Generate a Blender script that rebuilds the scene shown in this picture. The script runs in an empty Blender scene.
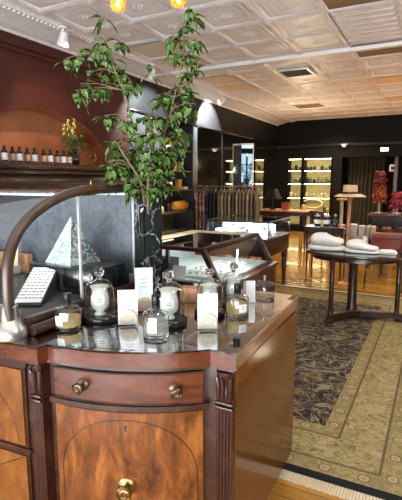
import bpy, bmesh, math, random
from mathutils import Vector, Matrix
random.seed(7)
PI = math.pi
scn = bpy.context.scene
COL = scn.collection

# ------------------------------------------------------------------ camera
F, CX, CY, H = 450.0, 201.0, 250.0, 1.52
PITCH = math.atan(68 / 450.0)
YAW = math.atan(239 / math.hypot(450.0, 68))
FW = Vector((-math.sin(YAW) * math.cos(PITCH), math.cos(YAW) * math.cos(PITCH), -math.sin(PITCH)))
RT = Vector((math.cos(YAW), math.sin(YAW), 0))
UP = RT.cross(FW)
EYE = Vector((0, 0, H))
def ray(x, y): return RT * ((x - CX) / F) - UP * ((y - CY) / F) + FW
def on_z(x, y, z):
    d = ray(x, y); return EYE + d * ((z - H) / d.z)
def on_x(x, y, X):
    d = ray(x, y); return EYE + d * (X / d.x)
def on_y(x, y, Y):
    d = ray(x, y); return EYE + d * (Y / d.y)
def on_t(x, y, t): return EYE + ray(x, y) * t

cd = bpy.data.cameras.new('camera'); cam = bpy.data.objects.new('camera', cd); COL.objects.link(cam)
cam.location = EYE
cam.rotation_euler = Matrix((RT, UP, -FW)).transposed().to_euler()
cd.sensor_fit = 'HORIZONTAL'; cd.sensor_width = 36; cd.lens = F / 402 * 36
cd.clip_start = 0.05
scn.camera = cam

# ------------------------------------------------------------------ materials
MATS = {}
class NT:
    def __init__(s, m): s.t = m.node_tree; s.n = s.t.nodes; s.l = s.t.links
    def add(s, k, **kw):
        n = s.n.new(k)
        for a, v in kw.items(): setattr(n, a, v)
        return n
    def link(s, a, b): s.l.new(a, b)
    def coord(s, scale=(1, 1, 1), rot=(0, 0, 0), loc=(0, 0, 0), out='Object'):
        tc = s.add('ShaderNodeTexCoord'); mp = s.add('ShaderNodeMapping')
        mp.inputs['Scale'].default_value = scale; mp.inputs['Rotation'].default_value = rot; mp.inputs['Location'].default_value = loc
        s.link(tc.outputs[out], mp.inputs['Vector']); return mp.outputs[0]
    def noise(s, vec, scale, detail=4, rough=.5, dist=0):
        n = s.add('ShaderNodeTexNoise'); n.inputs['Scale'].default_value = scale; n.inputs['Detail'].default_value = detail
        n.inputs['Roughness'].default_value = rough; n.inputs['Distortion'].default_value = dist
        s.link(vec, n.inputs['Vector']); return n.outputs['Fac']
    def ramp(s, fac, stops, interp='LINEAR'):
        r = s.add('ShaderNodeValToRGB'); r.color_ramp.interpolation = interp
        e = r.color_ramp.elements
        while len(e) < len(stops): e.new(.5)
        for i, (p, c) in enumerate(stops):
            e[i].position = p; e[i].color = (*c, 1)
        s.link(fac, r.inputs[0]); return r.outputs[0]
    def math(s, op, a, b=None):
        m = s.add('ShaderNodeMath', operation=op)
        for i, v in enumerate((a, b)):
            if v is None: continue
            if isinstance(v, (int, float)): m.inputs[i].default_value = v
            else: s.link(v, m.inputs[i])
        return m.outputs[0]
    def mix(s, fac, a, b):
        m = s.add('ShaderNodeMix', data_type='RGBA')
        if isinstance(fac, (int, float)): m.inputs['Factor'].default_value = fac
        else: s.link(fac, m.inputs['Factor'])
        for nm, v in (('A', a), ('B', b)):
            sk = [i for i in m.inputs if i.name == nm and i.type == 'RGBA'][0]
            if isinstance(v, tuple): sk.default_value = (*v, 1)
            else: s.link(v, sk)
        return [o for o in m.outputs if o.type == 'RGBA'][0]
    def bump(s, h, strength, dist=.01):
        b = s.add('ShaderNodeBump'); b.inputs['Strength'].default_value = strength; b.inputs['Distance'].default_value = dist
        s.link(h, b.inputs['Height']); return b.outputs[0]
def newmat(name):
    m = bpy.data.materials.new(name); m.use_nodes = True; MATS[name] = m
    t = NT(m); return m, t, t.n['Principled BSDF']
def plain(name, col, rough=.5, metal=0, var=.12, vs=8, emit=None, es=0, bump=0, coat=0, spec=.5, sheen=0):
    m, t, b = newmat(name)
    if var:
        v = t.coord(); f = t.noise(v, vs, 3)
        c = t.ramp(f, [(.3, tuple(x * (1 - var) for x in col)), (.7, tuple(min(1, x * (1 + var)) for x in col))])
        t.link(c, b.inputs['Base Color'])
        if bump: t.link(t.bump(t.noise(v, vs * 6, 2), bump), b.inputs['Normal'])
    else: b.inputs['Base Color'].default_value = (*col, 1)
    b.inputs['Roughness'].default_value = rough; b.inputs['Metallic'].default_value = metal
    b.inputs['Coat Weight'].default_value = coat; b.inputs['Coat Roughness'].default_value = .08
    b.inputs['Specular IOR Level'].default_value = spec; b.inputs['Sheen Weight'].default_value = sheen
    if emit: b.inputs['Emission Color'].default_value = (*emit, 1); b.inputs['Emission Strength'].default_value = es
    return m
def wood(name, dark, mid, light, scale=(1, 1, 1), ns=6, rough=.3, coat=.4, dist=1.5):
    m, t, b = newmat(name)
    v = t.coord(scale)
    f = t.noise(v, ns, 6, .6, dist)
    g = t.noise(v, ns * 7, 3, .6, .4)
    ff = t.math('ADD', t.math('MULTIPLY', f, .72), t.math('MULTIPLY', g, .28))
    t.link(t.ramp(ff, [(.34, dark), (.5, mid), (.66, light)]), b.inputs['Base Color'])
    b.inputs['Roughness'].default_value = rough; b.inputs['Coat Weight'].default_value = coat; b.inputs['Coat Roughness'].default_value = .12
    t.link(t.bump(g, .08, .002), b.inputs['Normal'])
    return m
def thin_glass(name, tint=(.97, .98, .98), edge=(.6, .64, .64), f0=.04, gain=1.0, rough=0.0):
    m = bpy.data.materials.new(name); m.use_nodes = True; MATS[name] = m; t = NT(m)
    t.n.remove(t.n['Principled BSDF']); out = t.n['Material Output']
    lw = t.add('ShaderNodeLayerWeight'); lw.inputs['Blend'].default_value = .5
    p5 = t.math('POWER', lw.outputs['Facing'], 4.0)
    fac = t.math('MINIMUM', t.math('ADD', t.math('MULTIPLY', p5, .9 * gain), f0), 1.0)
    tr = t.add('ShaderNodeBsdfTransparent'); gl = t.add('ShaderNodeBsdfGlossy'); gl.inputs['Roughness'].default_value = rough
    t.link(t.mix(t.math('POWER', lw.outputs['Facing'], 2.5), tint, edge), tr.inputs['Color'])
    mx = t.add('ShaderNodeMixShader'); t.link(fac, mx.inputs[0]); t.link(tr.outputs[0], mx.inputs[1]); t.link(gl.outputs[0], mx.inputs[2])
    t.link(mx.outputs[0], out.inputs[0]); return m
def tinted(name, tint, diff, k):
    m = bpy.data.materials.new(name); m.use_nodes = True; MATS[name] = m; t = NT(m)
    t.n.remove(t.n['Principled BSDF'])
    tr = t.add('ShaderNodeBsdfTransparent'); tr.inputs[0].default_value = (*tint, 1)
    df = t.add('ShaderNodeBsdfTranslucent'); df.inputs[0].default_value = (*diff, 1); d2 = t.add('ShaderNodeBsdfDiffuse'); d2.inputs[0].default_value = (*diff, 1)
    m1 = t.add('ShaderNodeMixShader'); m1.inputs[0].default_value = .5; t.link(df.outputs[0], m1.inputs[1]); t.link(d2.outputs[0], m1.inputs[2])
    m2 = t.add('ShaderNodeMixShader'); m2.inputs[0].default_value = k; t.link(tr.outputs[0], m2.inputs[1]); t.link(m1.outputs[0], m2.inputs[2])
    t.link(m2.outputs[0], t.n['Material Output'].inputs[0])
def liquid(name, col, ior=1.2):
    m, t, b = newmat(name)
    b.inputs['Base Color'].default_value = (*col, 1); b.inputs['Transmission Weight'].default_value = 1
    b.inputs['Roughness'].default_value = .02; b.inputs['IOR'].default_value = ior
    return m
def lamp(name, col, s): return plain(name, (.8, .8, .8), var=0, emit=col, es=s)

wood('mahogany', (.013, .004, .003), (.032, .009, .006), (.062, .018, .009), (1, 1, 1), 5, .30, .2)
wood('flame', (.042, .011, .004), (.140, .040, .009), (.29, .100, .024), (1, 1, .42), 7, .28, .3, 2.2)
wood('red_veneer', (.030, .006, .003), (.080, .017, .007), (.135, .036, .012), (.35, .35, 1), 9, .26, .3, 1.2)
wood('golden_veneer', (.075, .021, .006), (.155, .050, .011), (.25, .095, .022), (1, 1, .6), 6, .3, .25, 1.6)
wood('side_panel', (.090, .028, .004), (.118, .039, .006), (.145, .052, .010), (.3, .3, 2.6), 4, .11, 0, .3)
MATS['side_panel'].node_tree.nodes['Principled BSDF'].inputs['Specular IOR Level'].default_value = .22
wood('dark_wood', (.012, .006, .004), (.030, .013, .008), (.055, .024, .014), (1, 1, 1), 6, .3, .3)
wood('case_wood', (.014, .005, .004), (.034, .009, .006), (.058, .016, .009), (1, 1, 1), 6, .36, .05)
wood('polished_top', (.030, .018, .012), (.055, .034, .024), (.085, .055, .038), (1, 1, 1), 5, .12, .7)
wood('tan_wood', (.28, .12, .05), (.42, .20, .09), (.55, .29, .14), (1, 1, .4), 8, .4, .1)
plain('inlay', (.02, .008, .005), .4, var=0)
plain('brass', (.26, .17, .065), .3, 1, .2, 40)
plain('dark_brass', (.11, .07, .04), .36, 1, .25, 40)
plain('nickel', (.55, .53, .48), .32, 1, .15, 20)
plain('bronze_tube', (.06, .036, .024), .34, .25, .3, 14)
plain('black_gloss', (.012, .012, .013), .18, var=.1)
plain('black_plastic', (.008, .0075, .0075), .35, var=.1, spec=.25)
plain('black_paint', (.0045, .004, .004), .6, var=.2, vs=3, spec=.12)
plain('soffit_paint', (.0135, .012, .012), .42, var=.2, vs=3, spec=.22)
plain('grey_paint', (.07, .07, .073), .4, var=.15, vs=3)
plain('dark_grey_paint', (.022, .022, .023), .45, var=.15, vs=3)
plain('white_metal', (.62, .61, .58), .4, .2, .06)
plain('white_paint', (.78, .75, .73), .45, var=.04)
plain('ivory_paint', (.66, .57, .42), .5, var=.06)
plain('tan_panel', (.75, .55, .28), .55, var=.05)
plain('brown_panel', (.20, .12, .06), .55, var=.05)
plain('silver_frame', (.50, .50, .48), .4, .3, .1)
plain('white_card', (.72, .72, .71), .6, var=.02)
plain('ink', (.12, .12, .13), .6, var=0)
plain('stone', (.44, .35, .25), .7, var=.22, vs=60, bump=.3)
plain('pale_stone', (.50, .45, .36), .7, var=.16, vs=60, bump=.3)
plain('ceramic', (.60, .61, .50), .25, var=.12, vs=25, coat=.3)
plain('cream', (.70, .58, .38), .5, var=.08)
plain('linen', (.90, .88, .84), .85, var=.07, vs=14, bump=.3)
plain('leaf', (.072, .135, .022), .45, var=.5, vs=24)
plain('young_leaf', (.16, .27, .04), .45, var=.35, vs=24)
plain('flower_yellow', (.62, .58, .14), .6, var=.2, vs=60)
plain('bark', (.16, .11, .055), .8, var=.3, vs=30)
plain('label_tan', (.55, .42, .27), .6, var=.05)
plain('red_fabric', (.20, .018, .012), .75, var=.35, vs=14)
plain('orange_fabric', (.36, .07, .014), .75, var=.35, vs=14)
plain('pink_fabric', (.36, .035, .06), .75, var=.3, vs=14)
plain('red_leather', (.16, .028, .020), .45, var=.25, vs=14)
plain('amber', (.62, .27, .03), .45, var=.15)
plain('straw', (.62, .45, .27), .7, var=.12, vs=40)
plain('olive_wall', (.55, .49, .24), .5, var=.12)
plain('bronze_wall', (.070, .058, .036), .5, var=.15)
plain('olive_curtain', (.034, .027, .012), .8, var=.3, vs=5)
plain('navy', (.012, .013, .022), .7, var=.3)
plain('terracotta', (.36, .125, .050), .55, var=.16, vs=3)
plain('tray', (.55, .62, .60), .6, var=.08)
plain('pale_blue', (.36, .50, .66), .5, var=.08)
plain('felt_black', (.01, .01, .011), .6, var=.1)
plain('chrome', (.7, .7, .7), .12, 1, 0)
plain('mirror', (.42, .56, .66), .02, 1, 0)
plain('smoked_mirror', (.58, .54, .48), .05, 1, 0)
plain('gold', (.60, .40, .12), .3, 1, .15)
thin_glass('glass'); thin_glass('dome_glass', (.96, .97, .97), (.70, .72, .72), .09, 1.5)
thin_glass('tinted_glass', (.82, .86, .86), (.6, .64, .64), .07, 2.0)
thin_glass('plate_glass', (.86, .88, .87), (.5, .55, .53), .11, 3.0, .012)
tinted('amber_liquid', (.97, .88, .62), (.95, .78, .40), .45); tinted('clear_liquid', (.97, .97, .93), (.86, .86, .78), .22); liquid('glass_base', (.95, .97, .96), 1.45)  # diffuse share of both perfumes stands in for light refracted through them
lamp('strip_warm', (1, .84, .46), 24); lamp('strip_soft', (1, .86, .52), 4); lamp('bulb_glow', (1, .72, .30), 12); tinted('amber_glass', (1, .70, .36), (1, .42, .10), .40); lamp('strip_cool', (.9, .96, 1), 7)
lamp('lamp_white', (1, .97, .92), 6)

def mk_brown_wall():
    m, t, b = newmat('brown_wall')
    v = t.coord((1, .25, 1.6)); f = t.noise(v, 3.0, 5, .6, .6)
    t.link(t.ramp(f, [(.3, (.052, .011, .008)), (.7, (.092, .021, .014))]), b.inputs['Base Color'])
    b.inputs['Roughness'].default_value = .5; b.inputs['Specular IOR Level'].default_value = .25
mk_brown_wall()
def mk_marble():
    m, t, b = newmat('black_marble')
    v = t.coord((1, 1, 1)); n1 = t.noise(v, 5, 6, .6, .8)
    w = t.add('ShaderNodeTexVoronoi', feature='DISTANCE_TO_EDGE'); w.inputs['Scale'].default_value = 9
    nz = t.add('ShaderNodeTexNoise'); nz.inputs['Scale'].default_value = 7; nz.inputs['Detail'].default_value = 4; t.link(v, nz.inputs['Vector'])
    mx = t.mix(.22, v, nz.outputs['Color']); t.link(mx, w.inputs['Vector'])
    vein = t.ramp(w.outputs['Distance'], [(0, (1, 1, 1)), (.018, (.6, .6, .6)), (.045, (0, 0, 0))])
    vm = t.math('MULTIPLY', vein, t.ramp(n1, [(.46, (0, 0, 0)), (.56, (1, 1, 1))]))
    base = t.ramp(n1, [(.3, (.006, .009, .008)), (.7, (.020, .026, .024))])
    t.link(t.mix(vm, base, (.55, .56, .54)), b.inputs['Base Color'])
    b.inputs['Roughness'].default_value = .10; b.inputs['Coat Weight'].default_value = .5
mk_marble()
def mk_floor():
    m, t, b = newmat('floor_boards')
    br = t.add('ShaderNodeTexBrick'); v = t.coord()
    br.inputs['Scale'].default_value = 1; br.inputs['Brick Width'].default_value = 1.3; br.inputs['Row Height'].default_value = .085
    br.inputs['Mortar Size'].default_value = .0015; br.inputs['Color1'].default_value = (0, 0, 0, 1); br.inputs['Color2'].default_value = (1, 1, 1, 1); br.inputs['Mortar'].default_value = (.3, .3, .3, 1)
    br.inputs['Bias'].default_value = 0
    t.link(v, br.inputs['Vector'])
    g = t.noise(t.coord((.6, 12, 1)), 5, 4, .6, .5)
    f = t.math('ADD', t.math('MULTIPLY', br.outputs['Color'], .45), t.math('MULTIPLY', g, .55))
    c = t.ramp(f, [(.2, (.28, .115, .016)), (.5, (.46, .22, .033)), (.8, (.58, .31, .065))])
    t.link(t.mix(br.outputs['Fac'], c, (.05, .02, .008)), b.inputs['Base Color'])
    b.inputs['Roughness'].default_value = .16; b.inputs['Coat Weight'].default_value = .6; b.inputs['Coat Roughness'].default_value = .06
mk_floor()
def mk_ceiling():
    m, t, b = newmat('tin_ceiling')
    v = t.coord(); n = t.noise(v, 9, 5, .65, 1.2); n2 = t.noise(v, 34, 3, .6, .6)
    c = t.ramp(n, [(.3, (.72, .69, .685)), (.7, (.86, .83, .825))])
    t.link(c, b.inputs['Base Color']); b.inputs['Roughness'].default_value = .36
    t.link(t.bump(t.math('ADD', n, t.math('MULTIPLY', n2, .5)), .45, .02), b.inputs['Normal'])
mk_ceiling()
def mk_silver_leaf():
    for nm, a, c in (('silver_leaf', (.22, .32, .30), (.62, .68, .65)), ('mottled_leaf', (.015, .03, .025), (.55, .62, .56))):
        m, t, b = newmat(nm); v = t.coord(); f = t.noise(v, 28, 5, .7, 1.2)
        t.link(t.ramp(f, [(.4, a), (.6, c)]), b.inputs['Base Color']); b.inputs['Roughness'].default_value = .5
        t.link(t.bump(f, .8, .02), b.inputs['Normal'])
mk_silver_leaf()
def mk_panel_dark():
    m, t, b = newmat('slate_panel'); v = t.coord((1, 1, 1)); f = t.noise(v, 30, 6, .7); g = t.noise(t.coord((60, 1, 3)), 4, 3)
    ff = t.math('ADD', t.math('MULTIPLY', f, .6), t.math('MULTIPLY', g, .4))
    t.link(t.ramp(ff, [(.3, (.035, .042, .052)), (.7, (.13, .145, .165))]), b.inputs['Base Color']); b.inputs['Roughness'].default_value = .35
mk_panel_dark()
def fabric_pattern(name, cols, scale):
    m, t, b = newmat(name); v = t.coord()
    w = t.add('ShaderNodeTexVoronoi'); w.inputs['Scale'].default_value = scale; t.link(v, w.inputs['Vector'])
    sp = t.add('ShaderNodeSeparateColor'); t.link(w.outputs['Color'], sp.inputs[0])
    n = len(cols); t.link(t.ramp(sp.outputs[0], [(i / n, c) for i, c in enumerate(cols)], 'CONSTANT'), b.inputs['Base Color'])
    b.inputs['Roughness'].default_value = .8
fabric_pattern('floral_pink', [(.30, .10, .13), (.45, .22, .20), (.12, .03, .05), (.50, .36, .26), (.05, .05, .07)], 26)
fabric_pattern('floral_cream', [(.42, .34, .20), (.25, .17, .08), (.35, .12, .10), (.10, .10, .06)], 24)
def mk_rug():
    m, t, b = newmat('rug_wool')
    tc = t.add('ShaderNodeTexCoord'); sx = t.add('ShaderNodeSeparateXYZ'); t.link(tc.outputs['Object'], sx.inputs[0])
    x, y = sx.outputs[0], sx.outputs[1]          # metres from the rug's centre
    ax = t.math('ABSOLUTE', x); ay = t.math('ABSOLUTE', y)
    HX, HY = RUG[2] / 2, RUG[3] / 2
    d = t.math('MINIMUM', t.math('SUBTRACT', HX, ax), t.math('SUBTRACT', HY, ay))  # distance from the edge
    def cell(scale, off):
        def tri(c):
            return t.math('ABSOLUTE', t.math('SUBTRACT', t.math('FRACT', t.math('ADD', t.math('MULTIPLY', c, scale), off)), .5))
        return tri(x), tri(y)
    vec = t.coord()
    nz = t.noise(vec, 26, 3, .6, .8); nz2 = t.noise(vec, 9, 4, .6, 1)
    # field: scrolling vines and blossoms on near black, worn tan border
    def contour(scale, dist, lo, hi, off):
        q = t.coord(loc=(off, off * .7, 0)); n = t.noise(q, scale, 2.5, .5, dist)
        return t.ramp(t.math('ABSOLUTE', t.math('SUBTRACT', n, .5)), [(lo, (1, 1, 1)), (hi, (0, 0, 0))])
    s1 = contour(5, 1.8, .022, .034, 0); s2 = contour(9, 1.4, .030, .045, 3.1); s3 = contour(17, .8, .03, .06, 7.7)
    warp = t.add('ShaderNodeTexNoise'); warp.inputs['Scale'].default_value = 6; warp.inputs['Detail'].default_value = 3; t.link(vec, warp.inputs['Vector'])
    wv = t.mix(.06, vec, warp.outputs['Color'])
    c1 = t.add('ShaderNodeTexVoronoi'); c1.inputs['Scale'].default_value = 3.6; c1.inputs['Randomness'].default_value = .45; t.link(wv, c1.inputs['Vector'])
    dd_ = t.math('ADD', c1.outputs['Distance'], t.math('MULTIPLY', t.math('SUBTRACT', nz, .5), .45))
    bloom = t.ramp(dd_, [(.08, (.55, .55, .55)), (.10, (0, 0, 0)), (.14, (0, 0, 0)), (.16, (1, 1, 1)), (.22, (1, 1, 1)), (.25, (0, 0, 0)), (.29, (0, 0, 0)), (.31, (.7, .7, .7)), (.345, (0, 0, 0))])
    f0 = t.ramp(nz2, [(.35, (.010, .008, .011)), (.65, (.022, .016, .016))])
    f1 = t.mix(t.math('MULTIPLY', s3, .30), f0, (.16, .115, .065))
    f2 = t.mix(t.math('MULTIPLY', s2, .6), f1, (.19, .14, .075))
    f3 = t.mix(t.math('MULTIPLY', s1, .9), f2, (.30, .235, .15))
    field = t.mix(.22, t.mix(t.math('MULTIPLY', bloom, .8), f3, (.23, .155, .075)), (.008, .006, .008))
    b0 = t.ramp(nz2, [(.35, (.25, .185, .075)), (.65, (.34, .255, .105))])
    b1 = t.mix(t.math('MULTIPLY', s3, .45), b0, (.17, .12, .05))
    b2 = t.mix(t.math('MULTIPLY', bloom, .4), b1, (.42, .33, .15))
    b3 = t.mix(t.math('MULTIPLY', s2, .5), b2, (.44, .35, .17))
    border = t.mix(t.math('MULTIPLY', s1, t.ramp(nz, [(.48, (0, 0, 0)), (.6, (.8, .8, .8))])), b3, (.10, .065, .035))
    sel = t.math('LESS_THAN', t.math('SUBTRACT', HX, ax), t.math('SUBTRACT', HY, ay))
    along = t.math('ADD', t.math('MULTIPLY', y, sel), t.math('MULTIPLY', x, t.math('SUBTRACT', 1, sel)))
    fr = t.math('DIVIDE', t.math('SUBTRACT', t.math('FRACT', t.math('MULTIPLY', along, 5.0)), .5), 5.0)
    dc = t.math('MINIMUM', t.math('ABSOLUTE', t.math('SUBTRACT', d, .11)), t.math('ABSOLUTE', t.math('SUBTRACT', d, .483)))
    brad = t.math('ADD', t.math('ADD', t.math('MAXIMUM', t.math('ABSOLUTE', fr), dc), t.math('MULTIPLY', t.math('ADD', t.math('ABSOLUTE', fr), dc), .5)), t.math('MULTIPLY', t.math('SUBTRACT', nz, .5), .03))
    g0 = t.mix(t.math('MULTIPLY', s3, .5), b0, (.15, .105, .045))
    g1 = t.ramp(brad, [(.020, (.30, .22, .11)), (.028, (.42, .33, .17)), (.036, (.42, .33, .17)), (.042, (.13, .085, .035)), (.050, (.13, .085, .035))])
    guard = t.mix(t.math('LESS_THAN', brad, .050), g0, g1)
    def gt(v): return t.math('GREATER_THAN', d, v)
    c = t.mix(gt(.055), (.010, .010, .011), guard)
    c = t.mix(gt(.165), c, (.12, .08, .04)); c = t.mix(gt(.180), c, border)
    c = t.mix(gt(.42), c, (.12, .08, .04)); c = t.mix(gt(.435), c, guard)
    c = t.mix(gt(.53), c, field)
    pile = t.noise(vec, 160, 2)
    c = t.mix(t.math('MULTIPLY', pile, .15), c, (.05, .04, .025))
    t.link(c, b.inputs['Base Color']); b.inputs['Roughness'].default_value = .92; b.inputs['Specular IOR Level'].default_value = .15
    t.link(t.bump(pile, .3, .004), b.inputs['Normal'])
RUG = (-1.45, 4.22, 2.86, 4.14)     # centre x, y, size x, y  (right edge at x = -0.02)
RUG = (-1.14, 4.22, 2.28, 4.14)
mk_rug()

# ------------------------------------------------------------------ mesh helpers
class MB:
    def __init__(s): s.bm = bmesh.new()
    def _merge(s, b, M=None):
        if M is not None: bmesh.ops.transform(b, matrix=M, verts=b.verts)
        me = bpy.data.meshes.new('t'); b.to_mesh(me); b.free(); s.bm.from_mesh(me); bpy.data.meshes.remove(me); return s
    def box(s, x0, x1, y0, y1, z0, z1, bev=0, M=None, seg=2):
        b = bmesh.new(); bmesh.ops.create_cube(b, size=1)
        for v in b.verts:
            v.co = Vector(((x0 + x1) / 2 + v.co.x * (x1 - x0), (y0 + y1) / 2 + v.co.y * (y1 - y0), (z0 + z1) / 2 + v.co.z * (z1 - z0)))
        if bev: bmesh.ops.bevel(b, geom=b.edges[:], offset=bev, segments=seg, affect='EDGES', profile=.5)
        return s._merge(b, M)
    def lathe(s, prof, c=(0, 0, 0), seg=24, M=None, sx=1, sy=1):
        b = bmesh.new(); rings = []
        for r, z in prof:
            if r < 1e-6: rings.append([b.verts.new((0, 0, z))])
            else: rings.append([b.verts.new((r * math.cos(2 * PI * i / seg) * sx, r * math.sin(2 * PI * i / seg) * sy, z)) for i in range(seg)])
        for A, B in zip(rings, rings[1:]):
            for i in range(seg):
                j = (i + 1) % seg
                f = [A[i % len(A)], A[j % len(A)], B[j % len(B)], B[i % len(B)]]
                f = [v for k, v in enumerate(f) if v not in f[:k]]
                if len(f) > 2: b.faces.new(f)
        if len(rings[0]) > 1 : b.faces.new(rings[0][::-1])
        if len(rings[-1]) > 1: b.faces.new(rings[-1])
        T = Matrix.Translation(c)
        return s._merge(b, T if M is None else M @ T)
    def shell(s, prof, c=(0, 0, 0), seg=32, M=None):      # open lathe, no caps
        b = bmesh.new(); rings = []
        for r, z in prof:
            if r < 1e-6: rings.append([b.verts.new((0, 0, z))])
            else: rings.append([b.verts.new((r * math.cos(2 * PI * i / seg), r * math.sin(2 * PI * i / seg), z)) for i in range(seg)])
        for A, B in zip(rings, rings[1:]):
            for i in range(seg):
                j = (i + 1) % seg
                f = [A[i % len(A)], A[j % len(A)], B[j % len(B)], B[i % len(B)]]
                f = [v for k, v in enumerate(f) if v not in f[:k]]
                if len(f) > 2: b.faces.new(f)
        return s._merge(b, Matrix.Translation(c) if M is None else M)
    def tube(s, pts, r, seg=10):
        pts = [Vector(p) for p in pts]; n = len(pts)
        rs = r if isinstance(r, (list, tuple)) else [r] * n
        b = bmesh.new(); rings = []; ref = None
        for i, p in enumerate(pts):
            d = (pts[min(i + 1, n - 1)] - pts[max(i - 1, 0)]).normalized()
            if ref is None: ref = d.orthogonal().normalized()
            ref = (ref - d * ref.dot(d)).normalized(); q = d.cross(ref)
            rings.append([b.verts.new(p + (ref * math.cos(2 * PI * k / seg) + q * math.sin(2 * PI * k / seg)) * rs[i]) for k in range(seg)])
        for A, B in zip(rings, rings[1:]):
            for k in range(seg):
                j = (k + 1) % seg; b.faces.new((A[k], A[j], B[j], B[k]))
        b.faces.new(rings[0][::-1]); b.faces.new(rings[-1])
        return s._merge(b)
    def prism(s, poly, z0, z1, M=None, bev=0):
        b = bmesh.new(); lo = [b.verts.new((x, y, z0)) for x, y in poly]; hi = [b.verts.new((x, y, z1)) for x, y in poly]
        n = len(poly); b.faces.new(lo[::-1]); tf = b.faces.new(hi)
        for i in range(n): b.faces.new((lo[i], lo[(i + 1) % n], hi[(i + 1) % n], hi[i]))
        if bev: bmesh.ops.bevel(b, geom=list(tf.edges), offset=bev, segments=1, affect='EDGES', profile=.5)
        return s._merge(b, M)
    def face(s, pts):
        s.bm.faces.new([s.bm.verts.new(p) for p in pts]); return s
    def grid(s, fn, nu, nv, closed_u=False):
        V = [[s.bm.verts.new(fn(i / nu, j / nv)) for j in range(nv + 1)] for i in range(nu + 1)]
        for i in range(nu):
            for j in range(nv): s.bm.faces.new((V[i][j], V[i + 1][j], V[i + 1][j + 1], V[i][j + 1]))
        return s
    def slab(s, fn, nu, nv, thick):      # grid solidified along its normals, closed
        b = bmesh.new()
        P = [[Vector(fn(i / nu, j / nv)) for j in range(nv + 1)] for i in range(nu + 1)]
        def nrm(i, j):
            a = P[min(i + 1, nu)][j] - P[max(i - 1, 0)][j]; c = P[i][min(j + 1, nv)] - P[i][max(j - 1, 0)]
            q = a.cross(c); return q.normalized() if q.length > 1e-9 else Vector((0, 0, 1))
        A = [[b.verts.new(P[i][j] + nrm(i, j) * thick / 2) for j in range(nv + 1)] for i in range(nu + 1)]
        B = [[b.verts.new(P[i][j] - nrm(i, j) * thick / 2) for j in range(nv + 1)] for i in range(nu + 1)]
        for i in range(nu):
            for j in range(nv):
                b.faces.new((A[i][j], A[i + 1][j], A[i + 1][j + 1], A[i][j + 1])); b.faces.new((B[i][j + 1], B[i + 1][j + 1], B[i + 1][j], B[i][j]))
        for i in range(nu):
            b.faces.new((A[i + 1][0], A[i][0], B[i][0], B[i + 1][0])); b.faces.new((A[i][nv], A[i + 1][nv], B[i + 1][nv], B[i][nv]))
        for j in range(nv):
            b.faces.new((A[0][j], A[0][j + 1], B[0][j + 1], B[0][j])); b.faces.new((A[nu][j + 1], A[nu][j], B[nu][j], B[nu][j + 1]))
        return s._merge(b)
def obj(name, mb, mat, parent=None, world=False, fixn=True, sharp=.65):
    bm = mb.bm
    if fixn: bmesh.ops.recalc_face_normals(bm, faces=bm.faces)
    for f in bm.faces: f.smooth = True
    for e in bm.edges:
        if len(e.link_faces) == 2 and e.calc_face_angle(0) > sharp: e.smooth = False
    if parent is not None and world: bmesh.ops.translate(bm, verts=bm.verts, vec=-parent.location)
    me = bpy.data.meshes.new(name); bm.to_mesh(me); bm.free()
    me.materials.append(MATS[mat])
    o = bpy.data.objects.new(name, me); COL.objects.link(o)
    if parent is not None: o.parent = parent
    return o
def thing(name, label, cat, loc=(0, 0, 0), rotz=0, group=None):
    o = bpy.data.objects.new(name, None); COL.objects.link(o); o.location = loc; o.rotation_euler = (0, 0, rotz)
    o.empty_display_size = .05; o['label'] = label; o['category'] = cat
    if group: o['group'] = group
    return o
def tag(o, label, cat, group=None):
    o['label'] = label; o['category'] = cat
    if group: o['group'] = group
    return o
def struct(name, mb, mat, parent=None, **k):
    o = obj(name, mb, mat, parent, **k)
    if parent is None: o['kind'] = 'structure'
    return o
def solo(name, mb, mat, label, cat, loc=(0, 0, 0), group=None, rotz=0):     # a thing that is one mesh built about its base
    o = obj(name, mb, mat); o.location = loc; o.rotation_euler = (0, 0, rotz); return tag(o, label, cat, group)
def dup(root, loc, rotz=None, label=None, group=None, scale=None):
    r = root.copy(); COL.objects.link(r); r.location = loc
    if rotz is not None: r.rotation_euler = (0, 0, rotz)
    if label: r['label'] = label
    if group: r['group'] = group
    if scale: r.scale = scale
    for ch in list(root.children):
        c = ch.copy(); COL.objects.link(c); c.parent = r
        for g in ch.children:
            d = g.copy(); COL.objects.link(d); d.parent = c
    return r

# ------------------------------------------------------------------ the room
LX, RX, FY, BY, CH = -4.55, 2.4, -2.0, 13.7, 3.35
ARC_Y, ARC_A, ARC_H, SHELF_Z = 4.38, 1.20, .70, 1.745
struct('floor', MB().box(LX - .6, RX + .2, FY - .2, 15.6, -.1, 0), 'floor_boards')

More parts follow.
